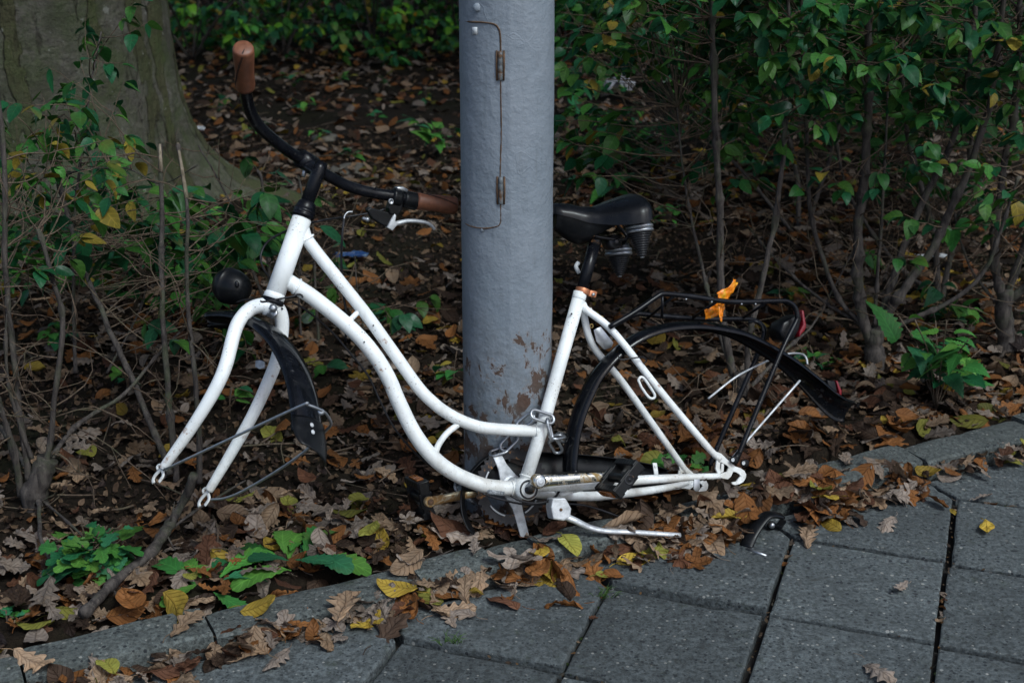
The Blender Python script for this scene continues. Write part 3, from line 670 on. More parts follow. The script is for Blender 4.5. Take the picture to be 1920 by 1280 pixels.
# fork
mb = MB()
tube(mb, [HB-KS*.002, HB-KS*.030], .0165, 24)
fc = HB-KS*.024
P, r = cr([fc]+[SP(*p) for p in [(497, 572, .012), (470, 579, .028), (449, 601, .042), (438, 628, .050), (422, 688, .054), (397, 741, .055), (353, 811, .055), (312, 868, .055), (306, 878, .055)]], 6, [.014, .0138, .0135, .013, .0128, .0126, .0120, .0105, .0088, .0080]); tube(mb, P, r, 22)
P, r = cr([fc]+[SP(*p) for p in [(519, 577, -.012), (528, 596, -.030), (528, 628, -.045), (519, 673, -.052), (499, 724, -.055), (471, 783, -.055), (431, 853, -.055), (397, 910, -.055), (392, 918, -.055)]], 6, [.014, .0138, .0132, .0126, .0122, .0118, .0112, .0102, .0085, .0078]); tube(mb, P, r, 22)
fork = part('fork', mb, 'white')
for (x, y, s) in ((0, 0, .055), (86, 44, -.055)):
    mb = MB(); q = lambda px, py: SP(px+x, py+y, s)
    tube(mb, cr([q(305, 876), q(299, 882), q(291, 891), q(287, 899), q(288, 905)], 4), .0040, 10, flat=.55, up=SA); tube(mb, cr([q(304, 880), q(306, 890), q(302, 898), q(298, 903)], 4), .0036, 10, flat=.55, up=SA)
    tube(mb, cr([q(296, 880), q(295, 875), q(299, 871), q(304, 874)], 4), .0026, 8, closed=False); part('fork_end', mb, 'white', fork)
mb = MB(); lathe(mb, SP(512, 578, .014), nrm(-SF+SA*.8), [(0, .0085), (.003, .0085), (.004, .006), (.009, .006), (.010, .003)], 6)
prism(mb, [SP(*p, .008) for p in [(507, 572), (517, 574), (520, 588), (511, 598), (500, 592)]], SA, .003); part('brake_bridge_bolt', mb, 'steel', fork)
mb = MB(); prism(mb, [SP(*p, -.04) for p in [(480, 676), (488, 675), (496, 678), (496, 689), (487, 692), (479, 688)]], SA, .003); part('cable_clip', mb, 'alu', fork, bevel=.0008)

# front fender
def fender(name, C, F_, U_, W_, Rr, a0, a1, w, parent, n=60, squash=None, lip=.016, t=.0022):
    mb = MB(); V = []; secs = [(-w, -lip), (-w*.97, -lip*.45), (-w*.80, -.003), (-w*.45, 0.0022), (0, .004), (w*.45, .0022), (w*.80, -.003), (w*.97, -lip*.45), (w, -lip)]
    K = len(secs)
    for i, aa in enumerate(np.linspace(a0, a1, n)):
        if callable(C): c, rad, f, fac = C(i/(n-1)); fac = max(fac, .05); Wv = W_ if f is None else f
        else:
            rad = math.cos(aa)*F_+math.sin(aa)*U_; c = C+rad*Rr; fac = 1.0
        f2 = min(1.25, fac)
        for lay in (0, 1):
            for (x, h) in secs: V.append(c+Wv*x*f2+rad*(h-(t if lay else 0)))
    F = []
    for i in range(n-1):
        b, b2 = i*2*K, (i+1)*2*K
        for k in range(K-1):
            F.append((b+k, b+k+1, b2+k+1, b2+k)); F.append((b+K+k+1, b+K+k, b2+K+k, b2+K+k+1))
        F.append((b, b2, b2+K, b+K)); F.append((b+K-1, b+2*K-1, b2+2*K-1, b2+K-1))
    for b in (0, (n-1)*2*K):
        F += [(b+k, b+k+1, b+K+k+1, b+K+k) for k in range(K-1)]
    mb.add(V, F); return part(name, mb, 'fender', parent)
def front_c(t):
    aa = R_(70+t*(152-70)); rad = math.cos(aa)*SF+math.sin(aa)*KS; Rr = .347
    fac = min(1.0, .25+t*9) if t < .1 else 1.0
    return WC+rad*Rr, rad, None, fac
ff = fender('front_fender', front_c, SF, KS, SA, .35, 0, 1, .033, bike, lip=.015)
def flap_c(t):
    aa = R_(147+t*9.5); rad = math.cos(aa)*SF+math.sin(aa)*KS
    return WC+rad*(.351+.012*t*t), rad, None, (1.12 if t < .5 else 1.12-(t-.5)*1.0)
def flap():
    mb = MB(); n, K = 16, 9; V = []
    for i in range(n):
        t = i/(n-1); c, rad, _, w = flap_c(t)
        for k in range(K):
            x = -1+2*k/(K-1); sk = .030*t*max(0, -x) ; V.append(c+SA*x*.033*(1.12+.22*t-.30*t**4)+rad*(-.012*abs(x)**2.2+.006*t*t)-KS*(.013*t*t*(1-x)*.9))
    F = [(i*K+k, i*K+k+1, (i+1)*K+k+1, (i+1)*K+k) for i in range(n-1) for k in range(K-1)]
    mb.add(V, F); o = part('mudflap', mb, 'blackplastic', ff); m = o.modifiers.new('thickness', 'SOLIDIFY'); m.thickness = .002; return o
fl = flap(); mb = MB()
for t in (.28, .52):
    c, rad, _, _ = flap_c(t); lathe(mb, c+SA*.006+rad*.001, rad, [(0, .0042), (.001, .0042), (.0022, .002)], 12)
part('rivets', mb, 'paper', fl)
mb = MB(); ws = [SP(*p) for p in [(307, 881, .060), (430, 823, .056), (563, 761, .044), (577, 759, .036), (606, 771, .004)]]
c161 = [WC+(math.cos(R_(x))*SF+math.sin(R_(x))*KS)*.356 for x in (150,)]
ws += [SP(618, 786, -.020), SP(620, 797, -.034), SP(610, 808, -.040), SP(575, 843, -.048), SP(520, 882, -.052), SP(454, 921, -.056), (SP(420, 934, -.058)), SP(397, 936, -.058)]
tube(mb, cr(ws, 6), .0026, 10); fs = part('fender_stay', mb, 'steel')
mb = MB(); lathe(mb, SP(602, 772, .006), nrm(CC-SP(602, 772)), [(-.004, .006), (.003, .006), (.004, .003)], 10); part('stay_bolt', mb, 'steel', fs)

# head lamp
lc = SP(436, 538, .015); lf = nrm(SP(398, 527, .03)-SP(470, 549, 0)); mb = MB()
lathe(mb, lc-lf*.036, lf, [(0, .004), (.002, .016), (.008, .024), (.018, .0305), (.032, .0345), (.044, .0345), (.0445, .0355), (.049, .0355), (.056, .033), (.066, .026), (.072, .017), (.075, .004)], 30, sx=.95)
lamp = part('head_lamp', mb, 'blackplastic'); mb = MB(); tube(mb, cr([lc-lf*.02-KS*.025, SP(472, 562, .004), HB-KS*.018], 5), .005, 10, flat=.5); part('lamp_bracket', mb, 'darksteel', lamp)
mb = MB(); lathe(mb, lc-lf*.012+nrm(CC-lc)*.030+BUP*.008, nrm(CC-lc), [(0, .007), (.002, .006), (.003, .003)], 12, sx=.6); part('lamp_switch', mb, 'black', lamp)

# seat post, clamp, saddle
mb = MB(); tube(mb, [B(1089, 553), B(1117, 448)], .0122, 22); sp = part('seat_post', mb, 'black')
sd = nrm(B(1117, 448)-B(1089, 553)); c0 = B(1092, 546); mb = MB()
lathe(mb, c0-sd*.006, sd, [(0, .0148), (.012, .0148), (.012, .0125)], 26); x_ = nrm(B(1115, 553)-B(1095, 548)); box(mb, B(1111, 551, -.006), x_, np.cross(sd, x_), sd, .016, .007, .013); cl = part('seat_clamp', mb, 'copper', bevel=.001)
mb = MB(); lathe(mb, B(1112, 552, -.010), -BN, [(0, .0036), (.003, .0036), (.004, .002)], 6); part('clamp_bolt', mb, 'steel', cl)
# saddle: X nose->rear, Wd = BN, Z = up
SX = nrm(B(1192, 386)-B(1030, 393)); SZ = nrm(np.cross(BN, SX)); SZ = SZ if SZ[2] > 0 else -SZ
s0 = B(1030, 392); SLn = np.linalg.norm(B(1188, 396)-s0); 
prof = [(0, .012, .004, -.010), (.02, .021, .010, -.013), (.08, .027, .012, -.016), (.2, .031, .010, -.023), (.35, .038, .003, -.034), (.48, .052, .0015, -.040), (.6, .070, .008, -.044), (.72, .088, .015, -.046), (.84, .098, .021, -.044), (.93, .098, .024, -.040), (.98, .090, .021, -.034), (1.0, .074, .008, -.024)]
mb = MB(); V = []; K = 22
ts = np.linspace(0, 1, 34); ts = .5-.5*np.cos(ts*pi); ts = (ts+np.linspace(0, 1, 34))/2
pw = np.array(prof)
for t in ts:
    w, zt, zb = (np.interp(t, pw[:, 0], pw[:, k]) for k in (1, 2, 3))
    for k in range(K):
        a_ = pi*k/(K-1); x = -math.cos(a_); zz = math.sin(a_)**.55
        z = zb+(zt-zb)*zz-(.010*x*x*(t > .0))*zz; groove = -.004*math.exp(-(x/.16)**2)*math.sin(pi*min(1, t*1.1))
        V.append(s0+SX*(t*SLn)+BN*x*w*(1 if abs(x) < .999 else .985)+SZ*(z+groove))
F = [(i*K+k, i*K+k+1, (i+1)*K+k+1, (i+1)*K+k) for i in range(len(ts)-1) for k in range(K-1)]
F += [tuple(range(K)), tuple(range((len(ts)-1)*K+K-1, (len(ts)-1)*K-1, -1))]
# shell underneath
nb = len(V)
for t in ts:
    w, zb = (np.interp(t, pw[:, 0], pw[:, k]) for k in (1, 3))
    for k in range(3): V.append(s0+SX*(t*SLn)+BN*(k-1)*w*.97+SZ*(zb+.004+(.006 if k == 1 else 0)))
F += [(nb+i*3+k+1, nb+i*3+k, nb+(i+1)*3+k, nb+(i+1)*3+k+1) for i in range(len(ts)-1) for k in range(2)]
mb.add(V, F); sad = part('saddle', mb, 'saddle')
mb = MB(); V = []
for i, t in enumerate(np.linspace(.03, .62, 12)):
    w = np.interp(t, pw[:, 0], pw[:, 1]); zb = np.interp(t, pw[:, 0], pw[:, 3]); dep = .045*math.sin(pi*min(1, (t+.12)/.74))
    for (x, z) in ((-w*.93, zb+.004), (-w*.75, zb-dep*.6), (0, zb-dep), (w*.75, zb-dep*.6), (w*.93, zb+.004)): V.append(s0+SX*t*SLn+BN*x+SZ*z)
mb.add(V, [(i*5+k, i*5+k+1, i*5+k+6, i*5+k+5) for i in range(11) for k in range(4)]+[(0, 1, 2, 3, 4), (59, 58, 57, 56, 55)]); part('saddle_base', mb, 'blackplastic', sad)
for off, top, tip in ((-.045, (1198, 422), (1204, 482)), (.045, (1159, 466), (1162, 518))):
    a_, b_ = B(*top, off), B(*tip, off); d = nrm(b_-a_); L = np.linalg.norm(b_-a_); mb = MB()
    pr = [(-.014, .012), (-.010, .022), (-.003, .0250), (.001, .0250)]
    for k in range(10):
        h = .016+k*(L-.018)/10; rr = .0250-.0165*k/10; pr += [(h, rr-.0042), (h+(L-.018)/40, rr-.0008), (h+(L-.018)/22, rr), (h+(L-.018)/13.5, rr-.0012)]
    pr.append((L, .004)); lathe(mb, a_, d, pr, 28); cs = part('saddle_spring', mb, 'springs', sad)
    mb = MB(); t_ = np.linspace(0, 2*pi, 28, endpoint=False); e1 = nrm(np.cross(d, BN)); e2 = np.cross(d, e1)
    for h in (.003, .011): mb = MB(); tube(mb, [a_+d*h+(e1*math.cos(q)+e2*math.sin(q))*.0246 for q in t_], .0044, 10, closed=True); part('spring_ring', mb, 'steel', cs)
    mb = MB(); lathe(mb, b_-d*.003, d, [(0, .005), (.004, .005), (.005, .003)], 10); part('spring_tip', mb, 'steel', cs)
mb = MB()
for off in (-.022, .022):
    tube(mb, cr([s0+SX*.03+BN*off*.5-SZ*.025, B(1105, 438, off), B(1140, 447, off), B(1175, 446, off), s0+SX*(SLn*.86)+BN*off*1.6-SZ*.030], 6), .0035, 10)
tube(mb, [B(1198, 425, -.045), B(1180, 440, 0), B(1160, 470, .045)], .004, 8)
part('saddle_rails', mb, 'darksteel', sad)
mb = MB(); lathe(mb, B(1140, 456, .014), -BN, [(0, .012), (.002, .0150), (.034, .0150), (.036, .012), (.037, .006), (.041, .006), (.042, .003)], 20); lathe(mb, B(1117, 450), sd, [(-.012, .0125), (.002, .0135), (.008, .010)], 18); part('saddle_clamp', mb, 'darksteel', sad)

# rear fender
RFP = cr(BL([(1061, 884), (1061, 865), (1066, 820), (1076, 780), (1094, 735), (1118, 693), (1168, 643), (1227, 614), (1298, 605), (1360, 613), (1407, 630), (1470, 668), (1518, 709), (1554, 745), (1575, 762), (1592, 768)]), 5)
RC = B(1335, 900)
_T = nrm(RFP[-2]-RFP[-8]); _w = [np.hypot(*(np.array(pj(RFP[-6]+rot(BN, _T, s_*.85)*.03)[:2])-np.array(pj(RFP[-6]-rot(BN, _T, s_*.85)*.03)[:2]))) for s_ in (1, -1)]; TWS = 1 if _w[0] > _w[1] else -1
def rear_c(t):
    x = t*(len(RFP)-1); i = int(min(x, len(RFP)-2)); p = RFP[i]*(1-x+i)+RFP[i+1]*(x-i)
    T = nrm(RFP[min(i+1, len(RFP)-1)]-RFP[max(i-1, 0)]); rad = nrm(np.cross(T, BN)); rad = rad if rad@(p-RC) > 0 else -rad
    tw = .85*max(0, min(1, (t-.58)/.36))**1.3; return p, rot(rad, T, TWS*tw), rot(BN, T, TWS*tw), (1.0+max(0, t-.75)*.8 if t < .95 else 1.16-(t-.95)**2*70)
rf = fender('rear_fender', rear_c, None, None, BN, 0, 0, 1, .026, bike, n=90, lip=.012)
mb = MB(); prism(mb, [B(*p, -.008) for p in [(1545, 712), (1560, 714), (1566, 745), (1548, 730)]], BN, .024); fb = part('reflector_housing', mb, 'blackplastic', rf, bevel=.002)
mb = MB(); prism(mb, [B(*p, -.008) for p in [(1562, 713), (1565, 714), (1573, 733), (1572, 744), (1569, 743), (1568, 733)]], BN, .022); part('reflector', mb, 'red', fb, bevel=.001)
mb = MB(); cyl(mb, B(1506, 690, -.0), B(1506, 690, -.004), .0042, seg=12); part('fender_rivet', mb, 'darksteel', rf); mb = MB(); cyl(mb, B(1542, 731), B(1542, 731, -.004), .0046, seg=12); part('fender_rivet', mb, 'darksteel', rf)
for pts in ([(1328, 747, .05), (1372, 712, .05), (1400, 695, .045), (1440, 676, .042), (1474, 664, .040), (1500, 663, .020), (1511, 670, .0), (1514, 683, -.004)], [(1366, 866, -.05), (1392, 836, -.045), (1440, 781, -.035), (1500, 713, -.026)]):
    mb = MB(); tube(mb, cr([B(*p) for p in pts], 6), .0024, 10); part('rear_fender_stay', mb, 'alu')

# luggage rack
mb = MB(); rr = .0054
railn = [(1143, 613), (1190, 585), (1232, 556), (1243, 551), (1262, 552), (1300, 556), (1352, 564), (1400, 566), (1462, 564), (1478, 566), (1490, 576), (1495, 592), (1492, 604)]
tube(mb, cr([B(x, y, -.045) for x, y in railn]+[B(1468, 652, -.05), B(1430, 742, -.055), B(1386, 850, -.06), B(1379, 866, -.062)], 6), rr, 14)
far = [(1148, 612), (1190, 590), (1215, 590), (1260, 594), (1320, 598), (1390, 598), (1412, 600), (1428, 609), (1433, 622)]
tube(mb, cr([B(x, y, .045) for x, y in far]+[B(1424, 656, .048), B(1405, 700, .05), B(1370, 780, .055), B(1338, 855, .06), B(1332, 872, .062)], 6), rr, 14)
tube(mb, [B(1242, 555, -.045), B(1242, 575, -.040), B(1241, 594, -.022)], .0030, 10)
for x in (1262, 1345, 1440): tube(mb, [B(x, 556 if x < 1320 else 565, -.045), B(x-48, 597, .045)], .0030, 10)
tube(mb, cr([B(*p) for p in [(1403, 604, -.01), (1418, 603, -.02), (1428, 611, -.02), (1431, 622, -.02)]], 5), .0028, 8)
rack = part('luggage_rack', mb, 'black')
mb = MB()
for x, y in ((1286, 561), (1334, 566), (1390, 570), (1416, 570)): lathe(mb, B(x, y, -.048), -BN, [(0, .0022), (.002, .0022), (.003, .001)], 8)
part('rack_rivets', mb, 'steel', rack)
for x, y, o in ((1374, 862, -.066), (1394, 868, -.062)):
    mb = MB(); lathe(mb, B(x, y, o+.006), -BN, [(0, .0075), (.006, .0085), (.010, .0080), (.011, .0050)], 16)
    if x < 1380: tube(mb, [B(1386, 848, -.062), B(1376, 864, -.064)], [.0055, .0075], 10)
    c_ = part('end_cap', mb, 'blackplastic', rack); mb = MB(); t_ = np.linspace(0, 2*pi, 14, endpoint=False); lathe(mb, B(x, y, o-.0052), -BN, [(0, .0040), (.0008, .0040), (.001, .0022), (.0002, .002), (.0002, .0005)], 14); part('cap_bolt', mb, 'paper', c_)
mb = MB(); prism(mb, [B(*p, .0) for p in [(1456, 604), (1486, 588), (1493, 596), (1487, 620), (1474, 642), (1458, 640), (1450, 622)]], BN, .050); tl = part('tail_light', mb, 'blackplastic', rack, bevel=.006)
mb = MB(); prism(mb, [B(*p, -.006) for p in [(1495, 582), (1499, 582), (1504, 612), (1501, 620), (1495, 626), (1491, 633), (1491, 622), (1498, 608)]], BN, .034); part('lens', mb, 'red', tl, bevel=.002)
# metal plate at the stays
mb = MB(); prism(mb, [B(*p, .012) for p in [(1113, 618), (1126, 612), (1150, 642), (1147, 651), (1133, 656), (1118, 640)]], BN, .002); rp = part('stay_plate', mb, 'steel', bevel=.0008)
mb = MB()
for x, y in ((1128, 596), (1109, 611)):
    t_ = np.linspace(0, 2*pi, 14, endpoint=False); tube(mb, [B(x, y, .012)+(BUP*math.cos(q)+FW*math.sin(q))*.0036 for q in t_], .0014, 8, closed=True)
part('brass_nuts', mb, 'brass', rp)

# cranks, pedals, chainring
def crank(a_, b_, w, mat):
    mb = MB(); d = nrm(b_-a_); P = [a_+(b_-a_)*t for t in np.linspace(0, 1, 9)]; r = np.interp(np.linspace(0, 1, 9), [0, .15, .5, .9, 1], [w, w*.92, w*.80, w*.72, w*.82])
    tube(mb, P, r, 20, flat=.68, up=BN); sgn = -1 if (a_-BB)@BN < 0 else 1
    lathe(mb, a_-BN*sgn*.012, BN*sgn, [(0, w*.95), (.004, w*1.12), (.020, w*1.10), (.023, w*.95)], 24); lathe(mb, b_-BN*sgn*.008, BN*sgn, [(0, w*.8), (.002, w*.92), (.014, w*.9), (.016, w*.8)], 20)
    return part('crank_arm', mb, mat)
ca = B(1009, 902, -.068); cb = B(1140, 893, -.072)
ck = crank(ca, cb, .0128, 'chrome'); mb = MB(); lathe(mb, ca-BN*.0105, -BN, [(0, .0095), (.002, .0095), (.003, .008), (.0022, .0058), (.0032, .0055), (.0028, .002)], 20); part('dust_cap', mb, 'alu', ck)
mb = MB(); cyl(mb, BB-BN*.034, ca+BN*.01, .0090, seg=18); cyl(mb, BB+BN*.034, BB+BN*.075, .0090, seg=18); part('crank_axle', mb, 'steel')
fa = BB+BN*.072; fbk = B(805, 940, .078)
ck2 = crank(fa, fbk, .0120, 'chrome2'); mb = MB(); cyl(mb, fbk-BN*.010, fbk-BN*.0085, .0062, seg=16); part('spindle_end', mb, 'rustline', ck2)
def pedal(c, s, l, mat='blackplastic'):
    s = nrm(s); l = nrm(l-s*(s@l)); t = np.cross(s, l); mb = MB()
    cyl(mb, c+s*.004, c+s*.090, .0095, seg=16)
    for e, w in ((.012, .010), (.088, .009)):
        box(mb, c+s*e, l, t, s, .078, .021, w)
        box(mb, c+s*e, l, t, s, .032, .027, w*.9)
    for q in (-1, 1):
        box(mb, c+s*.05+l*q*.032, l, t, s, .014, .026, .082)
        for j in range(7): box(mb, c+s*(.017+j*.0108)+l*q*.032, l, t, s, .013, .027, .005)
    p = part('pedal', mb, mat, bevel=.0018, smooth=False)
    for q in (-1, 1):
        m2 = MB(); box(m2, c+s*.05+l*q*.0405, l, t, s, .0035, .015, .050); part('reflector', m2, 'amber', p, bevel=.001)
    m2 = MB(); lathe(m2, c+s*.0905, s, [(0, .0105), (.0025, .0105), (.0025, .0075), (-.004, .006), (-.004, .0035), (.004, .003)], 18); part('spindle_cap', m2, 'darksteel', p)
    return p
lx = nrm((B(1218, 845)-B(1160, 920))); pedal(cb+BN*.0, -BN, lx+BN*.0)
pedal(fbk+BN*.006, BN+BUP*.1, BUP+FW*.10)
# chainring + spider
ch = BB+BN*.052; e1, e2 = FW, BUP
mb = MB(); T_ = 38; n_ = T_*4; V = []
for lay in (-1, 1):
    for i in range(n_):
        a_ = 2*pi*i/n_; rt = (.0765, .0795, .0795, .0765)[i % 4] if True else 0; rt = .0745 if i % 4 in (0, 3) else .0795
        V.append(ch+BN*lay*.0015+(e1*math.cos(a_)+e2*math.sin(a_))*rt)
    for i in range(n_): a_ = 2*pi*i/n_; V.append(ch+BN*lay*.0015+(e1*math.cos(a_)+e2*math.sin(a_))*.056)
F = []
for i in range(n_):
    j = (i+1) % n_; F += [(i, j, n_+j, n_+i), (2*n_+j, 2*n_+i, 3*n_+i, 3*n_+j), (j, i, 2*n_+i, 2*n_+j), (n_+i, n_+j, 3*n_+j, 3*n_+i)]
mb.add(V, F); cring = part('chainring', mb, 'darksteel', smooth=False)
mb = MB()
for tp in ((931, 852), (984, 1006)):
    tip = B(*tp, .052); d = nrm(tip-ch); L = np.linalg.norm(tip-ch); sN = np.cross(BN, d)
    prism(mb, [ch+sN*.024, ch+d*.022+sN*.017, ch+d*.045+sN*.0105, tip+sN*.0095, tip-sN*.0095, ch+d*.045-sN*.0105, ch+d*.022-sN*.017, ch-sN*.024], BN, .005)
lathe(mb, ch-BN*.006, BN, [(0, .020), (.002, .024), (.012, .024), (.014, .020)], 24)
part('spider', mb, 'alu', cring, bevel=.0015)
# silver chainwheel ring arcs
mb = MB()
for a0, a1 in ((-1.15, -.5), (-2.5, -1.9), (.2, .7)):
    tube(mb, [ch-BN*.004+(e1*math.cos(q)+e2*math.sin(q))*.060 for q in np.linspace(a0, a1, 14)], .0018, 8)
part('guard_ring', mb, 'alu', cring)
# chain guard: back plate with rim, loose front hoop
mb = MB(); top = cr(BL([(868, 915), (871, 900), (880, 884), (903, 861), (934, 847), (985, 846), (1045, 848), (1110, 853), (1165, 860), (1215, 869), (1250, 880)], .066), 5)
bot = cr(BL([(1262, 905), (1180, 916), (1080, 921), (985, 922), (868, 920)], .066), 5)
prism(mb, np.vstack([top, bot]), BN, .002)
n_ = len(top); inn = top-BN*.013; dwn = np.array([0, 0, -.003])
V = np.vstack([top, inn, top-BUP*.002, inn-BUP*.002]); mb.add(V, [(i, i+1, n_+i+1, n_+i) for i in range(n_-1)]+[(2*n_+i+1, 2*n_+i, 3*n_+i, 3*n_+i+1) for i in range(n_-1)]+[(n_+i, n_+i+1, 3*n_+i+1, 3*n_+i) for i in range(n_-1)])
cg = part('chain_guard', mb, 'blackplastic')
hp = cr(BL([(879, 890, .06), (869, 912, .055), (866, 935, .05), (868, 960, .045), (877, 985, .04), (892, 1003, .035)]), 6); mb = MB(); V = []
for i, p in enumerate(hp):
    T = nrm(hp[min(i+1, len(hp)-1)]-hp[max(i-1, 0)]); wv = nrm(BN*.8+np.cross(BN, T)*.55*(-1)); w = .015*(1 if i < len(hp)-6 else (len(hp)-i)/6)
    V += [p-wv*w, p-wv*w*.3+np.cross(BN, T)*.002, p+wv*w]
mb.add(V, [(i*3+k, i*3+k+1, i*3+k+4, i*3+k+3) for i in range(len(hp)-1) for k in range(2)]); o = part('guard_hoop', mb, 'blackplastic', cg); q = o.modifiers.new('thickness', 'SOLIDIFY'); q.thickness = .003
# kickstand
mb = MB(); kc = B(1048, 953, -.030); kx = nrm(B(1065, 962)-B(1035, 950)); 
prism(mb, [B(*p, -.034) for p in [(1031, 933), (1055, 932), (1066, 952), (1064, 968), (1052, 975), (1032, 972), (1028, 950)]], BN, .030)
ks = part('kickstand', mb, 'alu', bevel=.003, smooth=False)
mb = MB(); P, r = cr(BL([(1052, 965, -.036), (1075, 974, -.045), (1105, 988, -.055), (1135, 995, -.065), (1180, 997, -.08), (1230, 1000, -.095), (1276, 1003, -.105)]), 6, [.0085, .0080, .0070, .0062, .0062, .0060, .0055]); tube(mb, P, r, 14, flat=.8)
part('stand_leg', mb, 'alu', ks)
mb = MB(); cyl(mb, B(1052, 955, -.048), B(1052, 955, -.051), .0032, seg=12); part('stand_pivot', mb, 'rustline', ks)
# chainstay band with eyelet
mb = MB()
for x in (1303, 1311, 1319):
    lathe(mb, B(x, 894, -.056), nrm(B(x+10, 893, -.057)-B(x, 894, -.056)), [(0, .0082), (.0045, .0082)], 20, c=None)
cb_ = part('chainstay_band', mb, 'steel'); mb = MB(); prism(mb, [B(*p, -.064) for p in [(1301, 898), (1312, 898), (1312, 916), (1309, 921), (1304, 921), (1300, 916)]], BN, .0022); part('band_tab', mb, 'steel', cb_, bevel=.0006)
# cables
def cable(pts, r=.0021, name='brake_cable', mat='cable'):
    mb = MB(); tube(mb, cr(pts, 8), r, 8); return part(name, mb, mat)
cable([LP(722, 392), LP(690, 400), LP(640, 408), B(600, 414, .03), B(565, 423, .06), B(530, 436, .05), B(502, 453, .03), B(489, 478, .02), B(493, 502, .02), B(508, 524, .025)])
cable([B(645, 410, -.02), B(641, 450, -.02), B(640, 500, .0), B(643, 545, .015), B(649, 590, .02), B(648, 640, .03)], .0024)
cable([B(661, 397, -.02), B(652, 398, -.02), B(646, 405, -.02), B(645, 413, -.02)], .0018, 'cable_noodle', 'steel')
cable([HB-KS*.013+(SF*math.cos(q)+SA*math.sin(q))*.024+SF*.004-BN*.002 for q in np.linspace(-2.6, 2.0, 12)]+[B(546, 556, -.025), B(553, 554, -.025), B(559, 552, -.022), B(565, 553, -.02), B(568, 558, -.02)], .0018, 'loose_cable')
cable([B(548, 566, .02), B(575, 582, .02), B(620, 620, .02), B(655, 660, .02), B(690, 704, .02), B(712, 750, .02), B(738, 800, .02), B(775, 845, .02), B(812, 876, .015), B(850, 895, .01)], .0022)
cable([B(957, 928, -.025), B(975, 938, -.03), B(1000, 943, -.03), B(1025, 940, -.03), B(1042, 930, -.025), B(1050, 918, -.02)], .0024)
cable([B(905, 925, -.01), B(940, 936, -.01), B(985, 945, -.012), B(1040, 944, -.012), B(1100, 948, -.01), B(1170, 972, -.02), B(1225, 996, -.03)], .0022)
cable([B(1160, 668, -.056), B(1165, 674, -.058), B(1195, 670, -.062), B(1207, 669, -.060), B(1212, 676, -.058), B(1208, 680, -.05)], .0015, 'zip_tie')
cable([B(1085, 492, .03), B(1080, 500, .03), B(1086, 512, .03)], .0045, 'valve_cap', 'paper')

# ------------------------------------------------------------------ lamp post
SC = B(1032, 700); PX = -.0095; PR = .0905
PY = SC[1]+math.sqrt(max(.0, (PR+.0145)**2-(SC[0]-PX)**2)); PZ = .02
post = empty('lamp_post', (PX, PY, PZ), 'grey painted lamp post with rust patches at its base, bicycle chained to it', 'lamp post')
mb = MB(); nz_, na = 260, 120; zs = np.linspace(-.06, 5.0, nz_)**1.0; zs = np.concatenate([np.linspace(-.06, 1.4, 200), np.linspace(1.45, 6, 30)]); nz_ = len(zs)
V = []; a_ = np.linspace(0, 2*pi, na, endpoint=False)
for z in zs:
    r = PR-.0012*max(0, z)+ .0007*vnoise(a_/(2*pi)*12, z*6)+.0004*vnoise(a_/(2*pi)*40, z*30)
    dd = np.abs(((a_-R_(-86)+pi) % (2*pi))-pi); r = r+.0014*np.exp(-(dd/.035)**2)
    V.append(np.c_[PX+r*np.cos(a_), PY+r*np.sin(a_), np.full(na, PZ+z)])
i, j = np.meshgrid(np.arange(nz_-1), np.arange(na), indexing='ij'); j2 = (j+1) % na
mb.add(np.concatenate(V), np.stack([i*na+j, i*na+j2, (i+1)*na+j2, (i+1)*na+j], -1).reshape(-1, 4)); part('shaft', mb, 'pole', post)
def pole_pt(px, py, out=0.0):
    r = ray(px, py); dx, dy = r[0], r[1]; ox, oy = -PX, -PY; rr = PR-.0012*.6+out
    A_ = dx*dx+dy*dy; B_ = 2*(dx*ox+dy*oy); C_ = ox*ox+oy*oy-rr*rr; D_ = max(B_*B_-4*A_*C_, 0); t = (-B_-math.sqrt(D_))/(2*A_); return CC+r*t
seam = [(861, 38), (880, 41), (905, 42), (925, 45), (934, 52), (938, 66), (939, 100), (939, 170), (940, 250), (938, 330), (939, 400), (938, 418), (930, 425), (905, 428), (880, 423), (866, 412)]
mb = MB(); P = cr([pole_pt(*p, .0002) for p in seam], 10); w = .0008+.0008*rng.random(len(P)); tube(mb, P, w, 6); part('door_seam', mb, 'rustline', post)
mb = MB(); P = cr([pole_pt(*p, -.0025) for p in seam], 10); tube(mb, P, .0024+.0006*np.abs(vnoise(np.arange(len(P))*.31, np.arange(len(P))*.11)), 8); part('seam_stain', mb, 'stain', post)
for x, y0, y1 in ((938, 96, 150), (939, 332, 382)):
    mb = MB(); a1, b1 = pole_pt(x, y0, .0015), pole_pt(x, y1, .0015); d = b1-a1; L = np.linalg.norm(d); d = nrm(d)
    pr = [(0, .002)]
    for k in range(4): pr += [(L*(k/4)+.0008, .0044), (L*((k+1)/4)-.0008, .0044), (L*(k+1)/4, .0040)]
    lathe(mb, a1, d, pr, 16); h = part('hinge', mb, 'hinge', post)
    mb = MB()
    for s_ in (-1, 1): tube(mb, [pole_pt(x+s_*6.5, y0-1, .0004), pole_pt(x+s_*7, (y0+y1)/2, .0006), pole_pt(x+s_*6, y1+1, .0004)], .0021, 6)
    part('hinge_rust', mb, 'rustline', h)
mb = MB(); lathe(mb, pole_pt(895, 14, -.003), [0, -1, .1], [(0, .008), (.005, .008), (.007, .004)], 14); lathe(mb, pole_pt(905, 431, -.002), [0, -1, .1], [(0, .004), (.003, .004)], 10); part('lock_stud', mb, 'pole', post)
mb = MB(); prism(mb, [pole_pt(*p, .0006) for p in [(885, 51), (895, 51), (895, 65), (885, 65)]], [0, -1, 0], .0006); part('sticker', mb, 'paper', post)

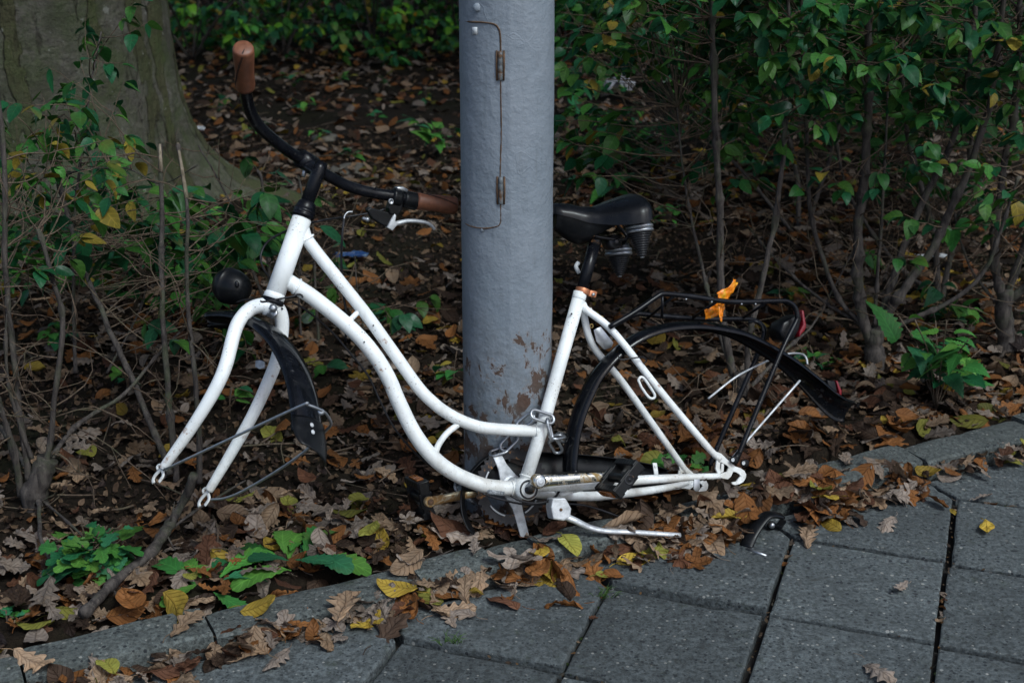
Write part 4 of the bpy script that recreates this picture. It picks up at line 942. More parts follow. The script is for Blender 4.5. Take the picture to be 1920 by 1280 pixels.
# ------------------------------------------------------------------ chain
chain = empty('chain', B(1020, 800), 'grey steel chain looped round the post and the seat tube', 'chain')
def link(c, ax, wd, L=.044, Wd=.027, r=.0033):
    ax = nrm(ax); wd = nrm(wd-ax*(ax@wd)); mb = MB(); P = []
    s_ = (L-Wd)/2; rad = Wd/2-r
    for q in np.linspace(-pi/2, pi/2, 9): P.append(c+ax*(s_+rad*math.cos(q))+wd*rad*math.sin(q))
    for q in np.linspace(pi/2, 3*pi/2, 9): P.append(c+ax*(-s_+rad*math.cos(q))+wd*rad*math.sin(q))
    tube(mb, P, r, 12, closed=True); part('link', mb, 'steel', chain)
def dpx(p, q, off=0, off2=None): return B(*q, off if off2 is None else off2)-B(*p, off)
o_ = -.022
link(B(1017, 781, -.020), dpx((997, 776), (1037, 788), o_), BUP*1.0+BN*.35, .058, .026)
link(B(1031, 805, -.024), dpx((1027, 785), (1037, 828), -.024), BN*.75+FW*-.5, .050, .024)
link(B(985, 790, .003), dpx((970, 802), (1003, 776), .01, -.012), BUP+BN*.6, .048, .026)
link(B(963, 803, .030), dpx((950, 812), (976, 795), .035, .02), BN*1.0+BUP*.2, .046, .025)
link(B(955, 828, .045), dpx((940, 846), (972, 812), .05, .04), FW*1.0+BN*.5, .050, .026)
link(B(936, 846, .055), dpx((920, 852), (950, 842), .06, .05), BN+BUP*.5, .046, .025)
link(B(1045, 819, -.012), dpx((1035, 821), (1056, 817), -.016, .0), BUP*.3+BN, .044, .024)
link(B(1042, 836, -.002), dpx((1034, 822), (1049, 850), -.008, .01), BN*.5+FW, .046, .024)
link(B(1060, 822, .020), dpx((1048, 818), (1072, 826), .005, .03), BUP+BN*.3, .046, .025)
# the rest of the loop, behind the post
prev = B(1072, 826, .035); a0 = math.atan2(prev[1]-PY, prev[0]-PX); endp = B(900, 900, .105); a1 = math.atan2(endp[1]-PY, endp[0]-PX); a1 = a1+2*pi if a1 < a0 else a1
nL = int((a1-a0)*(PR+.012)/.036)
for k in range(nL+1):
    q = a0+(a1-a0)*k/nL; c = np.array([PX+(PR+.014)*math.cos(q), PY+(PR+.014)*math.sin(q), max(.045, prev[2]*(1-k/nL)+endp[2]*k/nL-.16*math.sin(pi*k/nL)**.7)]); tg = np.array([-math.sin(q), math.cos(q), -.1]); rd = np.array([math.cos(q), math.sin(q), 0])
    link(c, tg, np.array([0, 0, 1.0]) if k % 2 else rd*.6+np.array([0, 0, .8]), .046, .025)

# ------------------------------------------------------------------ shrubs and plants
GREEN = np.array([(.020, .085, .020), (.034, .115, .022), (.010, .066, .026), (.046, .120, .022), (.016, .078, .036)])
def gcol(n, yellow=.04, base=GREEN, mul=1.0):
    mul = mul*1.0
    c = base[rng.integers(0, len(base), n)]*(1+rng.normal(0, .18, (n, 1))).clip(.5, 1.6)*mul
    y = rng.random(n) < yellow; c[y] = np.array([.22, .17, .03])*(.6+.6*rng.random((y.sum(), 1))); return c.clip(.004, 1)
P_OV = [leaf_proto('ovate', 12, 8, .9*a, b, .015, s) for s, (a, b) in enumerate([(.5, -.5), (1, -.9), (-.4, -.7), (.8, .3), (1.3, -1.3), (.2, -.2)])]
P_OVL = [leaf_proto('ovate', 6, 4, .9*a, b, .02, s) for s, (a, b) in enumerate([(.5, -.5), (1, -.9), (-.4, -.7), (.8, .3)])]
P_NE = [leaf_proto('nettle', 40, 6, .6, b, .015, s) for s, b in enumerate((-.5, -.9, -.2, -1.3))]
P_NEL = [leaf_proto('nettle', 20, 4, .6, b, .015, s) for s, b in enumerate((-.5, -.9, -.2))]
P_LO = [leaf_proto('lobed', 42, 6, .4, b, .02, s) for s, b in enumerate((-.4, -.8, .2))]
P_DA = [leaf_proto('dandelion', 48, 6, .7, b, .02, s) for s, b in enumerate((-.7, -1.1, -.3))]
def stem_path(pts): return cr([ony(*p) if len(p) == 3 else np.array(p[1:]) for p in pts], 5)
def rough_tube(mb, P, r0, r1, seg=9, kn=.18):
    n = len(P); L = np.concatenate([[0], np.cumsum(np.linalg.norm(np.diff(P, axis=0), axis=1))]); m = int(max(n, min(260, L[-1]/.009))); t = np.linspace(0, L[-1], m); P = np.stack([np.interp(t, L, P[:, k]) for k in range(3)], -1)
    r = np.linspace(r0, r1, m); knot = (rng.random(m) < .07); r = r*(1+.06*vnoise(t*60, t*0+r0*999)+.05*rng.normal(0, 1, m))+np.convolve(knot*r0*kn*2.2, [.4, 1, .4], 'same'); P = P+r0*.25*np.stack([vnoise(t*22, t*0+k*7.3+r0*500) for k in range(3)], -1)
    tube(mb, P, r.clip(.0006), seg)
    for k in np.where(knot)[0]:
        if rng.random() < .30 and 3 < k < m-3 and r0 < .02: dd = nrm(rng.normal(0, 1, 3)+[0, 0, .4]); tube(mb, [P[k], P[k]+dd*r0*2.0, P[k]+dd*(r0*2+rng.uniform(.004, .05))], [r0*.35, r0*.25, r0*.10], 5)
def twig_with_leaves(sm, fm, base, d, L, nl, ls, protos, col, droop=.35, r=.0014):
    P = [base]; dd = nrm(d)
    for k in range(6): dd = nrm(dd+rng.normal(0, .16, 3)+np.array([0, 0, .03])); P.append(P[-1]+dd*L/6)
    P = np.array(P); tube(sm, P, np.linspace(r, r*.4, 7), 5)
    pos, Rm, sc = [], [], []
    for k in range(nl):
        t = .25+.75*(k//2+1)/max(1, (nl+1)//2); i = min(6, int(round(t*6))); p = P[i]; ax = math.atan2(dd[1], dd[0])
        sidev = (1 if k % 2 else -1)*(.9+rng.normal(0, .3))
        if t > .95 and k == nl-1: sidev = rng.normal(0, .25)
        pos.append(p); Rm.append((ax+sidev, .15+droop+rng.normal(0, .35), rng.normal(0, .45))); sc.append(ls*(1+rng.normal(0, .22)))
    Rm = np.array(Rm); pos = np.array(pos); sc = np.clip(np.array(sc), ls*.4, ls*1.6)
    scatter(fm, protos, rng.integers(0, len(protos), nl), pos, eul(Rm[:, 0], Rm[:, 1], Rm[:, 2]), sc, col(nl), .52)

def shrub(name, label, cat, base, stems, group=None, crown=None, mats=('stem', 'leafgreen'), trunk=None):
    o = empty(name, (base[0], base[1], 0), label, cat, group); paths = []
    if trunk is not None:
        mb = MB(); rough_tube(mb, trunk[0], trunk[1], trunk[2], 14, .12); mb.build('trunk', M[mats[0]], o)
    for P, r0, r1 in stems:
        mb = MB(); rough_tube(mb, P, r0*.84, r1*.72); mb.build('stem', M[mats[0]], o); paths.append(P)
    if crown:
        sm, fm = MB(), MB(); crown(sm, fm, paths)
        if name == 'hedge_shrub':
            for P in paths:
                for _ in range(9):
                    k = rng.integers(2, len(P)-1); s_ = P[k]
                    if s_[2] > 1.3 or s_[2] < .05: continue
                    L = rng.uniform(.06, .30); d = nrm(rng.normal(0, 1, 3)*np.array([1, .6, .45])+[0, 0, .25]); Q = [s_]
                    for q in range(5): d = nrm(d+rng.normal(0, .28, 3)); Q.append(Q[-1]+d*L/5)
                    tube(sm, Q, np.linspace(.0019, .0007, 6), 5)
                    for q in range(rng.integers(1, 4)): kk = rng.integers(1, 5); d2 = nrm(d+rng.normal(0, .7, 3)); tube(sm, [Q[kk], Q[kk]+d2*L*.2, Q[kk]+d2*L*.2+nrm(d2+rng.normal(0, .4, 3))*L*.2], [.0012, .0009, .0005], 4)
        if fm.n: fm.build('foliage', M[crown.mat if hasattr(crown, 'mat') else mats[1]], o)
        if sm.n: sm.build('twigs', M['twig'], o)
    return o
def peeled_tip(o, P, r):
    mb = MB(); tube(mb, P, np.linspace(r, r*.55, len(P)), 8); mb.build('peeled_tip', M['stemcut'], o)
def sp(pts, y0, dy=0.0):
    n = len(pts); return cr([ony(p[0], p[1], y0+dy*k/max(1, n-1)+(p[2] if len(p) > 2 else 0)) for k, p in enumerate(pts)], 5)
def box_crown(regions, ls=.052, nl=6, L=.13, droop=.4, protos=None, yellow=.04, mul=1.0):
    # regions: (px0, py0, px1, py1, y0, y1, count); twigs start on the nearest stem where one is close
    def f(sm, fm, paths):
        allp = np.concatenate(paths)
        for (x0, y0, x1, y1, d0, d1, n) in regions:
            for _ in range(n):
                c = ony(rng.uniform(x0, x1), rng.uniform(y0, y1), rng.uniform(d0, d1))
                if c[2] < .03: continue
                k = np.argmin(((allp-c)**2).sum(1)*(1+.9*rng.random(len(allp)))+.6*np.maximum(0, allp[:, 2]-c[2])); s_ = allp[k]; dv = c-s_; dist = np.linalg.norm(dv)
                if dist > .03:
                    mid = s_+dv*.5+rng.normal(0, .12*dist, 3)*.5-np.array([0, 0, .04*dist]); tube(sm, cr([s_, mid, c], 5), np.linspace(.0020, .0010, 11), 5)
                dd = dv if dist > .03 else rng.normal(0, 1, 3)
                dd = nrm(nrm(dd)*np.array([1, 1, .35])+rng.normal(0, .5, 3)*np.array([1, 1, .4]))
                twig_with_leaves(sm, fm, c, dd, L*(1+rng.normal(0, .25)), nl+rng.integers(-2, 3), ls, protos or P_OV, lambda n_: gcol(n_, yellow, mul=mul), droop)
    return f
def bare(regions, L=.16):
    def g(sm, paths):
        pass
    return g

# right-hand hedge: three multi-stemmed shrubs
b = onz(1640, 690, .03); yb = b[1]
sh = [(sp([(1630, 640), (1612, 560), (1608, 430), (1625, 300), (1628, 60), (1634, -240)], yb, .06), .017, .009),
      (sp([(1645, 630), (1680, 560), (1740, 480), (1810, 330), (1860, 170), (1900, -150)], yb, -.05), .014, .008),
      (sp([(1648, 620), (1668, 540), (1720, 400), (1790, 250), (1822, 90), (1842, -200)], yb, .12), .013, .007),
      (sp([(1632, 618), (1580, 570), (1548, 500), (1520, 400), (1512, 250), (1505, 100), (1500, -200)], yb, .18), .008, .0045),
      (sp([(1640, 610), (1645, 520), (1655, 380), (1662, 240), (1668, 100)], yb, .05), .006, .003),
      (sp([(1655, 625), (1710, 598), (1790, 560), (1850, 500), (1880, 420), (1910, 330)], yb, -.06), .009, .004),
      (sp([(1640, 625), (1560, 575), (1500, 530), (1440, 470), (1400, 420)], yb, .2), .006, .003)]
shrub('hedge_shrub', 'dogwood shrub with stout forked trunk right of the rear fender', 'shrub', b, sh, 'shrubs of the hedge behind the bicycle', box_crown([(1400, -140, 1940, 130, yb-.25, yb+.45, 190), (1450, 120, 1900, 320, yb-.2, yb+.45, 66), (1560, 300, 1900, 520, yb-.1, yb+.3, 6)], .045),
      trunk=(sp([(1640, 705), (1640, 670), (1640, 640), (1640, 615)], yb), .028, .021))
b = onz(1885, 655, .03); yb = b[1]
sh = [(sp([(1880, 560), (1862, 480), (1880, 330), (1905, 180), (1915, -60)], yb, .05), .014, .008), (sp([(1895, 560), (1950, 510), (2010, 380), (2060, 100)], yb, -.1), .015, .009),
      (sp([(1885, 570), (1930, 420), (1960, 200), (1980, -100)], yb, .1), .012, .007), (sp([(1880, 580), (1830, 520), (1800, 450), (1790, 400)], yb, .1), .005, .003)]
shrub('hedge_shrub', 'shrub with a short thick trunk at the right edge of the photo', 'shrub', b, sh, 'shrubs of the hedge behind the bicycle', box_crown([(1780, -140, 2200, 220, yb-.25, yb+.3, 100), (1830, 200, 2100, 460, yb-.15, yb+.3, 28), (1860, 330, 1990, 520, yb-.15, yb+.2, 12)], .046),
      trunk=(sp([(1885, 672), (1884, 620), (1884, 585), (1882, 545)], yb), .026, .020))
b = onz(1395, 742, .03); yb = b[1]
sh = [(sp([(1392, 735), (1372, 690), (1352, 560), (1350, 400), (1342, 260), (1338, 120), (1332, -120)], yb, .1), .013, .007),
      (sp([(1398, 735), (1405, 640), (1425, 540), (1452, 420), (1470, 280), (1474, 170), (1480, -60)], yb, .15), .010, .005),
      (sp([(1390, 735), (1360, 660), (1330, 560), (1310, 470), (1285, 350), (1270, 200)], yb, .25), .007, .003),
      (sp([(1400, 738), (1440, 690), (1490, 640), (1530, 600), (1600, 470)], yb, .3), .006, .002)]
shrub('hedge_shrub', 'shrub with two straight stems rising behind the luggage rack', 'shrub', b, sh, 'shrubs of the hedge behind the bicycle', box_crown([(1180, -160, 1480, 120, yb+.0, yb+.6, 190), (1080, 100, 1420, 330, yb+.1, yb+.8, 75), (1400, 60, 1560, 260, yb, yb+.5, 16)], .043, mul=1.0),
      trunk=(sp([(1395, 752), (1393, 725), (1390, 700)], yb), .020, .015))
b = onz(1760, 560, .03); yb = b[1]
sh = [(sp([(1760, 560), (1750, 430), (1700, 250), (1690, 50)], yb, .2), .012, .006), (sp([(1765, 560), (1800, 400), (1830, 200), (1850, 0)], yb, .2), .011, .006), (sp([(1755, 560), (1660, 470), (1580, 330), (1550, 100)], yb, .2), .008, .004)]
shrub('hedge_shrub', 'thin shrub standing farther back between the two thick-trunked shrubs', 'shrub', b, sh, 'shrubs of the hedge behind the bicycle', box_crown([(1460, -120, 2000, 210, yb-.1, yb+.8, 190), (1680, 200, 1950, 420, yb, yb+.6, 40)], .046, mul=.95))
b = onz(1500, 430, .03); yb = b[1]
sh = [(sp([(1500, 440), (1490, 300), (1440, 150), (1400, 0)], yb, .3), .012, .006), (sp([(1510, 440), (1560, 280), (1600, 120), (1620, -50)], yb, .3), .010, .006), (sp([(1490, 440), (1400, 330), (1300, 220), (1240, 80)], yb, .3), .008, .004)]
shrub('hedge_shrub', 'leafy shrub in the shade behind the hedge, right of the lamp post', 'shrub', b, sh, 'shrubs of the hedge behind the bicycle', box_crown([(1080, -120, 1900, 160, yb-.2, yb+1.2, 380), (1250, 120, 1850, 260, yb, yb+1.2, 110)], .060, protos=P_OVL, mul=.85))

# left hedge
b = onz(75, 945, .03); yb = b[1]
sh = [(sp([(80, 900), (95, 820), (105, 720), (118, 600), (100, 530), (82, 460), (70, 430)], yb, .02), .0080, .0060),
      (sp([(55, 900), (38, 780), (22, 640), (10, 500), (8, 300), (-20, 60)], yb, .05), .0085, .006),
      (sp([(85, 880), (140, 800), (230, 740), (300, 660), (360, 600)], yb, .35), .007, .003),
      (sp([(40, 930), (20, 820), (-20, 700), (-60, 500)], yb, -.05), .0085, .006),
      (sp([(60, 860), (20, 740), (10, 650), (15, 560)], yb, .02), .006, .003)]
shrub('hedge_shrub', 'gnarled shrub base with cut stems at the left edge of the photo', 'shrub', b, sh, 'shrubs of the hedge behind the bicycle', box_crown([(-60, 260, 130, 520, yb+.0, yb+.5, 22), (30, 300, 130, 460, yb+.1, yb+.4, 9)], .042, 5, droop=.5, yellow=.12, mul=1.0), trunk=(sp([(70, 962), (68, 930), (72, 890), (82, 860)], yb), .030, .022))
b = onz(335, 905, .03); yb = b[1]
sh = [(sp([(332, 905), (322, 800), (308, 650), (303, 520), (304, 400), (300, 270)], yb, .25), .0085, .0065), (sp([(375, 905), (372, 780), (358, 640), (350, 520), (352, 400), (345, 340), (333, 268)], yb, .18), .0080, .0042),
      (sp([(320, 890), (270, 760), (215, 640), (165, 520), (135, 430), (108, 330)], yb, .45), .0090, .0062)]
cs_ = shrub('hedge_shrub', 'shrub of straight cut-off stems, one peeled pale at its tip, left of the head lamp', 'shrub', b, sh, 'shrubs of the hedge behind the bicycle', box_crown([(240, 360, 480, 540, yb+.1, yb+.7, 40), (230, 520, 420, 640, yb+.1, yb+.4, 5), (120, 420, 260, 560, yb+.2, yb+.8, 14)], .055, 5, droop=.55, yellow=.0, mul=.85))
peeled_tip(cs_, sh[1][0][-9:]+np.array([0, -.0005, 0]), .0050); peeled_tip(cs_, sh[0][0][-3:]+np.array([0, -.001, 0]), .0052)
b = onz(150, 760, .03); yb = b[1]
sh = [(sp([(142, 700), (138, 560), (140, 400), (158, 250), (172, 150), (190, 60)], yb-.1, .3), .0055, .0025), (sp([(200, 700), (270, 560), (260, 480)], yb, .2), .004, .002), (sp([(142, 420), (110, 335), (230, 315), (300, 345), (370, 310)], yb, -.2), .003, .0018)]
shrub('sapling', 'thin dark sapling with pale green leaves standing before the trunk', 'sapling', b, sh, None, box_crown([(120, 60, 200, 230, yb-.1, yb+.2, 9), (60, 180, 220, 330, yb-.1, yb+.1, 18), (0, 340, 260, 540, yb, yb+.5, 60), (200, 400, 340, 520, yb+.1, yb+.6, 14)], .044, 5, droop=.5, yellow=.07, mul=1.05))
b = onz(505, 640, .03); yb = b[1]
sh = [(sp([(510, 650), (505, 520), (495, 400), (490, 335), (482, 320)], yb, .05), .0060, .0050), (sp([(540, 660), (470, 500), (440, 400), (405, 330), (372, 272)], yb, .15), .0060, .0030), (sp([(600, 680), (590, 520), (585, 400)], yb, .1), .0055, .004), (sp([(700, 720), (672, 560), (665, 480)], yb, .05), .0035, .002),
      (sp([(575, 720), (560, 560), (568, 400), (560, 330)], yb, .1), .005, .003)]
shrub('hedge_shrub', 'sparse cut stems with dark green leaves behind the head tube', 'shrub', b, sh, 'shrubs of the hedge behind the bicycle', box_crown([(440, 300, 540, 500, yb, yb+.3, 8), (430, 560, 590, 760, yb-.25, yb+.1, 12), (600, 480, 740, 640, yb-.2, yb+.3, 9), (650, 690, 740, 800, yb-.2, yb+.0, 5), (360, 500, 470, 620, yb-.2, yb+.2, 9)], .058, 5, droop=.5, yellow=.0, mul=.8))

# low plants, each its own thing
def plant(name, label, px, py, n, R, H, ls, protos, mat='leafserr', col=None, group=None, z=.03, droop=.2, cat='plant', stems=True, yellow=0.0, mul=1.6):
    b = onz(px, py, z); b[2] = float(gz(b[0], b[1])) if z > .01 else z
    o = empty(name, b, label, cat, group); fm, sm = MB(), MB(); pos, Rm, sc = [], [], []
    ns = max(2, n//6)
    tips = [(rng.uniform(0, 2*pi), rng.random()**.6*R*.6, H*rng.uniform(.5, 1)) for _ in range(ns)]
    for k in range(n):
        a0, r0, h0 = tips[k % ns]; t = rng.uniform(.35, 1); p = b+np.array([math.cos(a0)*r0*t, math.sin(a0)*r0*t, h0*t]); a = rng.uniform(0, 2*pi)
        pos.append(p+np.array([math.cos(a), math.sin(a), .1])*ls*.25); Rm.append((a, droop+rng.normal(0, .3 if protos is not P_DA else .10), rng.normal(0, .3 if protos is not P_DA else .12))); sc.append(ls*(1+rng.normal(0, .25)))
        if stems: tube(sm, [p, pos[-1]], .0008, 4)
    if stems:
        for a0, r0, h0 in tips: tube(sm, cr([b, b+np.array([math.cos(a0)*r0*.4, math.sin(a0)*r0*.4, h0*.6]), b+np.array([math.cos(a0)*r0, math.sin(a0)*r0, h0])], 4), .0016, 5)
    Rm = np.array(Rm); scatter(fm, protos, rng.integers(0, len(protos), n), np.array(pos), eul(Rm[:, 0], Rm[:, 1], Rm[:, 2]), np.clip(sc, ls*.4, ls*1.7), col(n) if col else gcol(n, yellow, mul=mul), .5)
    fm.build('leaves', M[mat], o)
    if stems and sm.n: sm.build('stem', M['leafgreen'] if 0 else M['twig'], o)
    return o
plant('celandine_plant', 'bushy lobed green plant beside the kerb at lower left', 170, 1066, 95, .12, .12, .050, P_LO, group='low green plants along the kerb', yellow=.0, mul=1.6)
plant('celandine_plant', 'tiny pale green lobed plant at the left edge beside the kerb', 12, 1160, 9, .03, .03, .028, P_LO, group='low green plants along the kerb', mul=2.4)
plant('dandelion_plant', 'flat dandelion leaves over the kerb beside the large celandine', 392, 1104, 9, .035, .035, .090, P_DA, group='low green plants along the kerb', mul=1.7, droop=.05, stems=False)
plant('dandelion_plant', 'wide toothed dandelion leaf patch below the front fork', 555, 1066, 12, .06, .035, .092, P_DA, group='low green plants along the kerb', mul=1.5, droop=.05, stems=False)
plant('dandelion_plant', 'small dandelion rosette hanging over the kerb stone between the two larger ones', 480, 1112, 6, .03, .032, .06, P_DA, group='low green plants along the kerb', mul=1.5, droop=.05, stems=False)
plant('clover_sprig', 'small bright clover sprig in the gutter below the guard hoop', 843, 1085, 10, .018, .025, .014, P_OVL, group='low green plants along the kerb', z=.0, mul=2.4)
plant('weed_sprig', 'green lobed sprig under the chainring', 950, 1010, 9, .05, .05, .036, P_LO, group='low green plants along the kerb', mul=1.8)
plant('weed_sprig', 'lobed sprig poking up between the seat stays', 1290, 880, 9, .045, .06, .042, P_LO, group='low green plants along the kerb', mul=1.2)
plant('weed_sprig', 'small green sprig on the soil behind the pedal', 1240, 855, 6, .03, .03, .020, P_LO, group='low green plants along the kerb', mul=1.8)
plant('weed_sprig', 'green sprig at the kerb joint right of the rear dropout', 1490, 905, 10, .035, .05, .024, P_LO, group='low green plants along the kerb', mul=1.6)
plant('weed_sprig', 'dark sprig growing through the kerb under the crank', 1215, 945, 8, .05, .03, .040, P_LO, group='low green plants along the kerb', mul=1.3)
plant('nettle_plant', 'largest nettle, with toothed leaves, right of the rear fender end', 1755, 760, 44, .18, .26, .075, P_NE, group='nettles in the hedge', mul=1.5)
plant('nettle_plant', 'small nettle clump just above the rear reflector', 1530, 690, 14, .07, .08, .045, P_NE, group='nettles in the hedge', mul=1.4)
plant('nettle_plant', 'dark nettle between the two thick shrub trunks', 1775, 610, 18, .12, .14, .06, P_NE, group='nettles in the hedge', mul=.9)
plant('nettle_plant', 'nettle growing at the right edge of the photo by the thick trunk', 1925, 640, 8, .05, .10, .05, P_NE, group='nettles in the hedge', mul=1.2)
plant('nettle_plant', 'bright nettle behind the saddle', 1140, 378, 16, .12, .12, .085, P_NE, group='nettles in the hedge', mul=1.6)
plant('nettle_plant', 'wide nettle patch right of the lamp post above the saddle', 1200, 320, 100, .48, .34, .075, P_NEL, group='nettles in the hedge', mul=1.4)
plant('nettle_plant', 'light green nettle left of the lamp post', 825, 290, 26, .16, .18, .075, P_NEL, group='nettles in the hedge', mul=1.9, yellow=.08)
plant('nettle_plant', 'nettle clump low behind the frame beside the down tube', 700, 600, 8, .06, .06, .05, P_NE, group='nettles in the hedge', mul=.9)
plant('leafy_seedling', 'small leafy seedling at the left foot of the lamp post', 850, 720, 9, .05, .10, .042, P_OVL, group=None, mul=1.5, yellow=.35)
plant('nettle_plant', 'pale nettle clump at the foot of the big tree', 250, 560, 90, .40, .34, .055, P_NEL, group='nettles in the hedge', mul=1.5)
plant('nettle_plant', 'green nettle mass filling the left edge under the pale leaves', 60, 560, 90, .45, .40, .06, P_NEL, group='nettles in the hedge', mul=1.5)
for k, (x, y, n, s) in enumerate([(560, 200, 7, .05), (545, 165, 8, .05), (600, 262, 6, .05), (1090, 215, 14, .09), (760, 125, 20, .08), (1130, 170, 18, .09), (1350, 300, 16, .08), (700, 235, 6, .05), (1440, 330, 12, .08)]):
    lab = ['seedling on the leaf litter right of the upper handlebar grip', 'seedling farther back above the bend of the handlebar', 'seedling beside the field stone behind the handlebar', 'yellow-green seedling right of the lamp post', 'leafy seedling clump left of the lamp post, high up', 'bright seedling in front of the pale litter scrap', 'low plant among the right-hand shrub stems', 'seedling in the middle of the litter left of the post', 'low plant deep behind the luggage rack'][k]
    plant('seedling', 'green '+lab if 'green' not in lab else lab, x, y, n, .06+.004*n, .10, s, P_NEL, group='seedlings in the leaf litter', mul=1.9)

sd_ = [(420, 205, 'left of the upper grip stem'), (640, 150, 'high up between grip and post, left one'), (720, 165, 'high up between grip and post, right one'), (800, 200, 'left of the post near its upper hinge'), (660, 300, 'just above the flat mossy stone'), (1060, 250, 'touching the right edge of the post'), (1180, 250, 'above the wide nettle patch'), (1290, 180, 'at the foot of the straight stems, far back'), (1260, 420, 'right of the saddle'), (1560, 300, 'behind the middle of the hedge stems'), (1700, 330, 'between the forks of the stout shrub'), (1480, 560, 'above the tail light'), (1820, 610, 'left of the right shrub trunk'), (980, 130, 'hidden partly by the post top'), (480, 260, 'below the grip at the handlebar bend'), (240, 720, 'on the soil between the left stems'), (120, 640, 'low by the left stems'), (430, 770, 'between the fork blades')]
for x, y, w_ in sd_:
    plant('seedling', 'small green seedling '+w_, x, y, rng.integers(6, 16), rng.uniform(.04, .10), rng.uniform(.05, .12), rng.uniform(.035, .06), P_NEL if rng.random() < .6 else P_OVL, group='seedlings in the leaf litter', mul=rng.uniform(1.0, 1.8), yellow=.08)
plant('nettle_plant', 'tall nettle clump in front of the trunk foot, left of the cut stems', 190, 520, 80, .30, .34, .058, P_NEL, group='nettles in the hedge', mul=1.4)
plant('nettle_plant', 'nettle clump at the right foot of the trunk behind the cut stems', 400, 540, 70, .28, .26, .055, P_NEL, group='nettles in the hedge', mul=1.3)
# band of bushes at the back
bk = [(360, 100, .8), (440, 60, .9), (530, 92, .75), (620, 60, .9), (700, 88, .7), (780, 55, .9), (860, 75, .8), (1060, 80, .8), (1150, 50, 1.0), (1250, 60, 1.0), (1380, 50, 1.1), (1520, 60, 1.1), (1680, 50, 1.2), (1850, 60, 1.2), (240, 60, 1.0)]
where = ['just right of the tree trunk', 'behind the upper grip', 'right of the upper grip', 'above the handlebar bend', 'half way between upper grip and post', 'left of the lamp post', 'close behind the left edge of the post', 'close to the right edge of the post', 'above the pale litter scrap', 'above the nettle patch', 'behind the two straight stems', 'behind the middle of the right-hand hedge', 'behind the stout forked shrub', 'at the far right edge', 'behind the tree trunk']
for k, (x, y, s) in enumerate(bk):
    b = onz(x, y+8, .03); o = empty('bush', (b[0], b[1], 0), 'low green bush at the back, '+where[k], 'bush', 'bushes at the back of the wood'); fm, sm = MB(), MB(); n = 620
    for q in range(46):
        a = rng.uniform(0, 2*pi); rr = rng.random()**.5*s*.62; hh = rng.random()*s*.60*(1-.55*(rr/(s*.62))**2)+.05
        yg = rng.random() < .22; col_ = (lambda n_: gcol(n_, .05, mul=2.2)*np.array([1.7, 1.25, .6])) if yg else (lambda n_: gcol(n_, .07, mul=1.15 if x < 900 else .85))
        twig_with_leaves(sm, fm, np.array([b[0]+rr*math.cos(a)*1.25, b[1]+rr*math.sin(a), hh]), np.array([math.cos(a), math.sin(a), .3]), rng.uniform(.12, .3), rng.integers(7, 14), .062, P_OVL, col_, .4)
    for q in range(7):
        aa = rng.uniform(0, 2*pi); tube(sm, cr([(b[0], b[1], 0), (b[0]+.2*s*math.cos(aa), b[1]+.2*s*math.sin(aa), .3*s), (b[0]+.5*s*math.cos(aa), b[1]+.5*s*math.sin(aa), .6*s)], 4), .006, 5)
    sm.build('stem', M['stem'], o); fm.build('foliage', M['leafgreen'], o)
# undergrowth that closes the wood behind them
fm = MB(); n = 9000; x = rng.uniform(-11, 11, n); y = rng.uniform(12.2, 19, n); z = rng.random(n)**1.3*2.4*(.7+.5*vnoise(x*.8, y*.8)); z = np.maximum(z, .02)
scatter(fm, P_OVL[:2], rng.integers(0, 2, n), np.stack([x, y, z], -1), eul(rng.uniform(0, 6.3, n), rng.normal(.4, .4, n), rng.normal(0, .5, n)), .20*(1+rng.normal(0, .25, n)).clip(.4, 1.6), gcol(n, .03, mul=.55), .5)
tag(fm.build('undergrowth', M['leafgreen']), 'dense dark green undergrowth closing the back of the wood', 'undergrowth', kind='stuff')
# unseen trees added for shade: trunks behind, crowns overhead darken the wood floor
def shade_tree(x, y, r, h, lab, crown_r, n, root=None, z0=3.4, mat='bark'):
    if root is None:
        root = empty('shade_tree', (x, y, 0), lab, 'tree', 'unseen trees of the wood'); mb = MB(); P = np.array([(x+.05*math.sin(t*2), y+.05*math.cos(t*3), -.1+t*h) for t in np.linspace(0, 1, 14)])
        tube(mb, P, r*(1-.55*np.linspace(0, 1, 14))+r*.5*np.exp(-np.linspace(0, 1, 14)*12), 18, (0, 0, .5)); mb.build('trunk', M[mat], root)
    mb = MB()
    for q in range(9):
        aa = q*2.4; mb2 = (math.cos(aa), math.sin(aa)); tube(mb, cr([(x, y, z0-.4+.15*q), (x+crown_r*.4*mb2[0], y+crown_r*.4*mb2[1], z0+.6+.15*q), (x+crown_r*.85*mb2[0], y+crown_r*.85*mb2[1], z0+1.2+.2*q)], 4), np.linspace(.09, .03, 9), 7, (0, 0, .3))
    mb.build('limb', M[mat], root)
    fm = MB(); a = rng.uniform(0, 2*pi, n); rr = rng.random(n)**.5*crown_r; z = z0+rng.random(n)*2.6*(1.1-(rr/crown_r)**2*.7)
    scatter(fm, P_OVL[:2], rng.integers(0, 2, n), np.stack([x+rr*np.cos(a), y+rr*np.sin(a), z], -1), eul(rng.uniform(0, 6.3, n), rng.normal(.2, .4, n), rng.normal(0, .4, n)), .34*(1+rng.normal(0, .2, n)).clip(.4, 1.6), gcol(n, .1, mul=.9), .5)
    fm.build('crown', M['leafgreen'], root); return root
shade_tree(TREE[0], TREE[1], .5, 7, '', 3.7, 1300, tree, 4.3)
shade_tree(3.6, 7.6, .22, 7, 'slender unseen tree standing outside the right of the photo', 3.4, 1500, None, 3.5)
shade_tree(-4.6, 10.5, .3, 8, 'unseen tree standing deep in the wood behind the thick trunk', 4.0, 2300, None, 3.3)
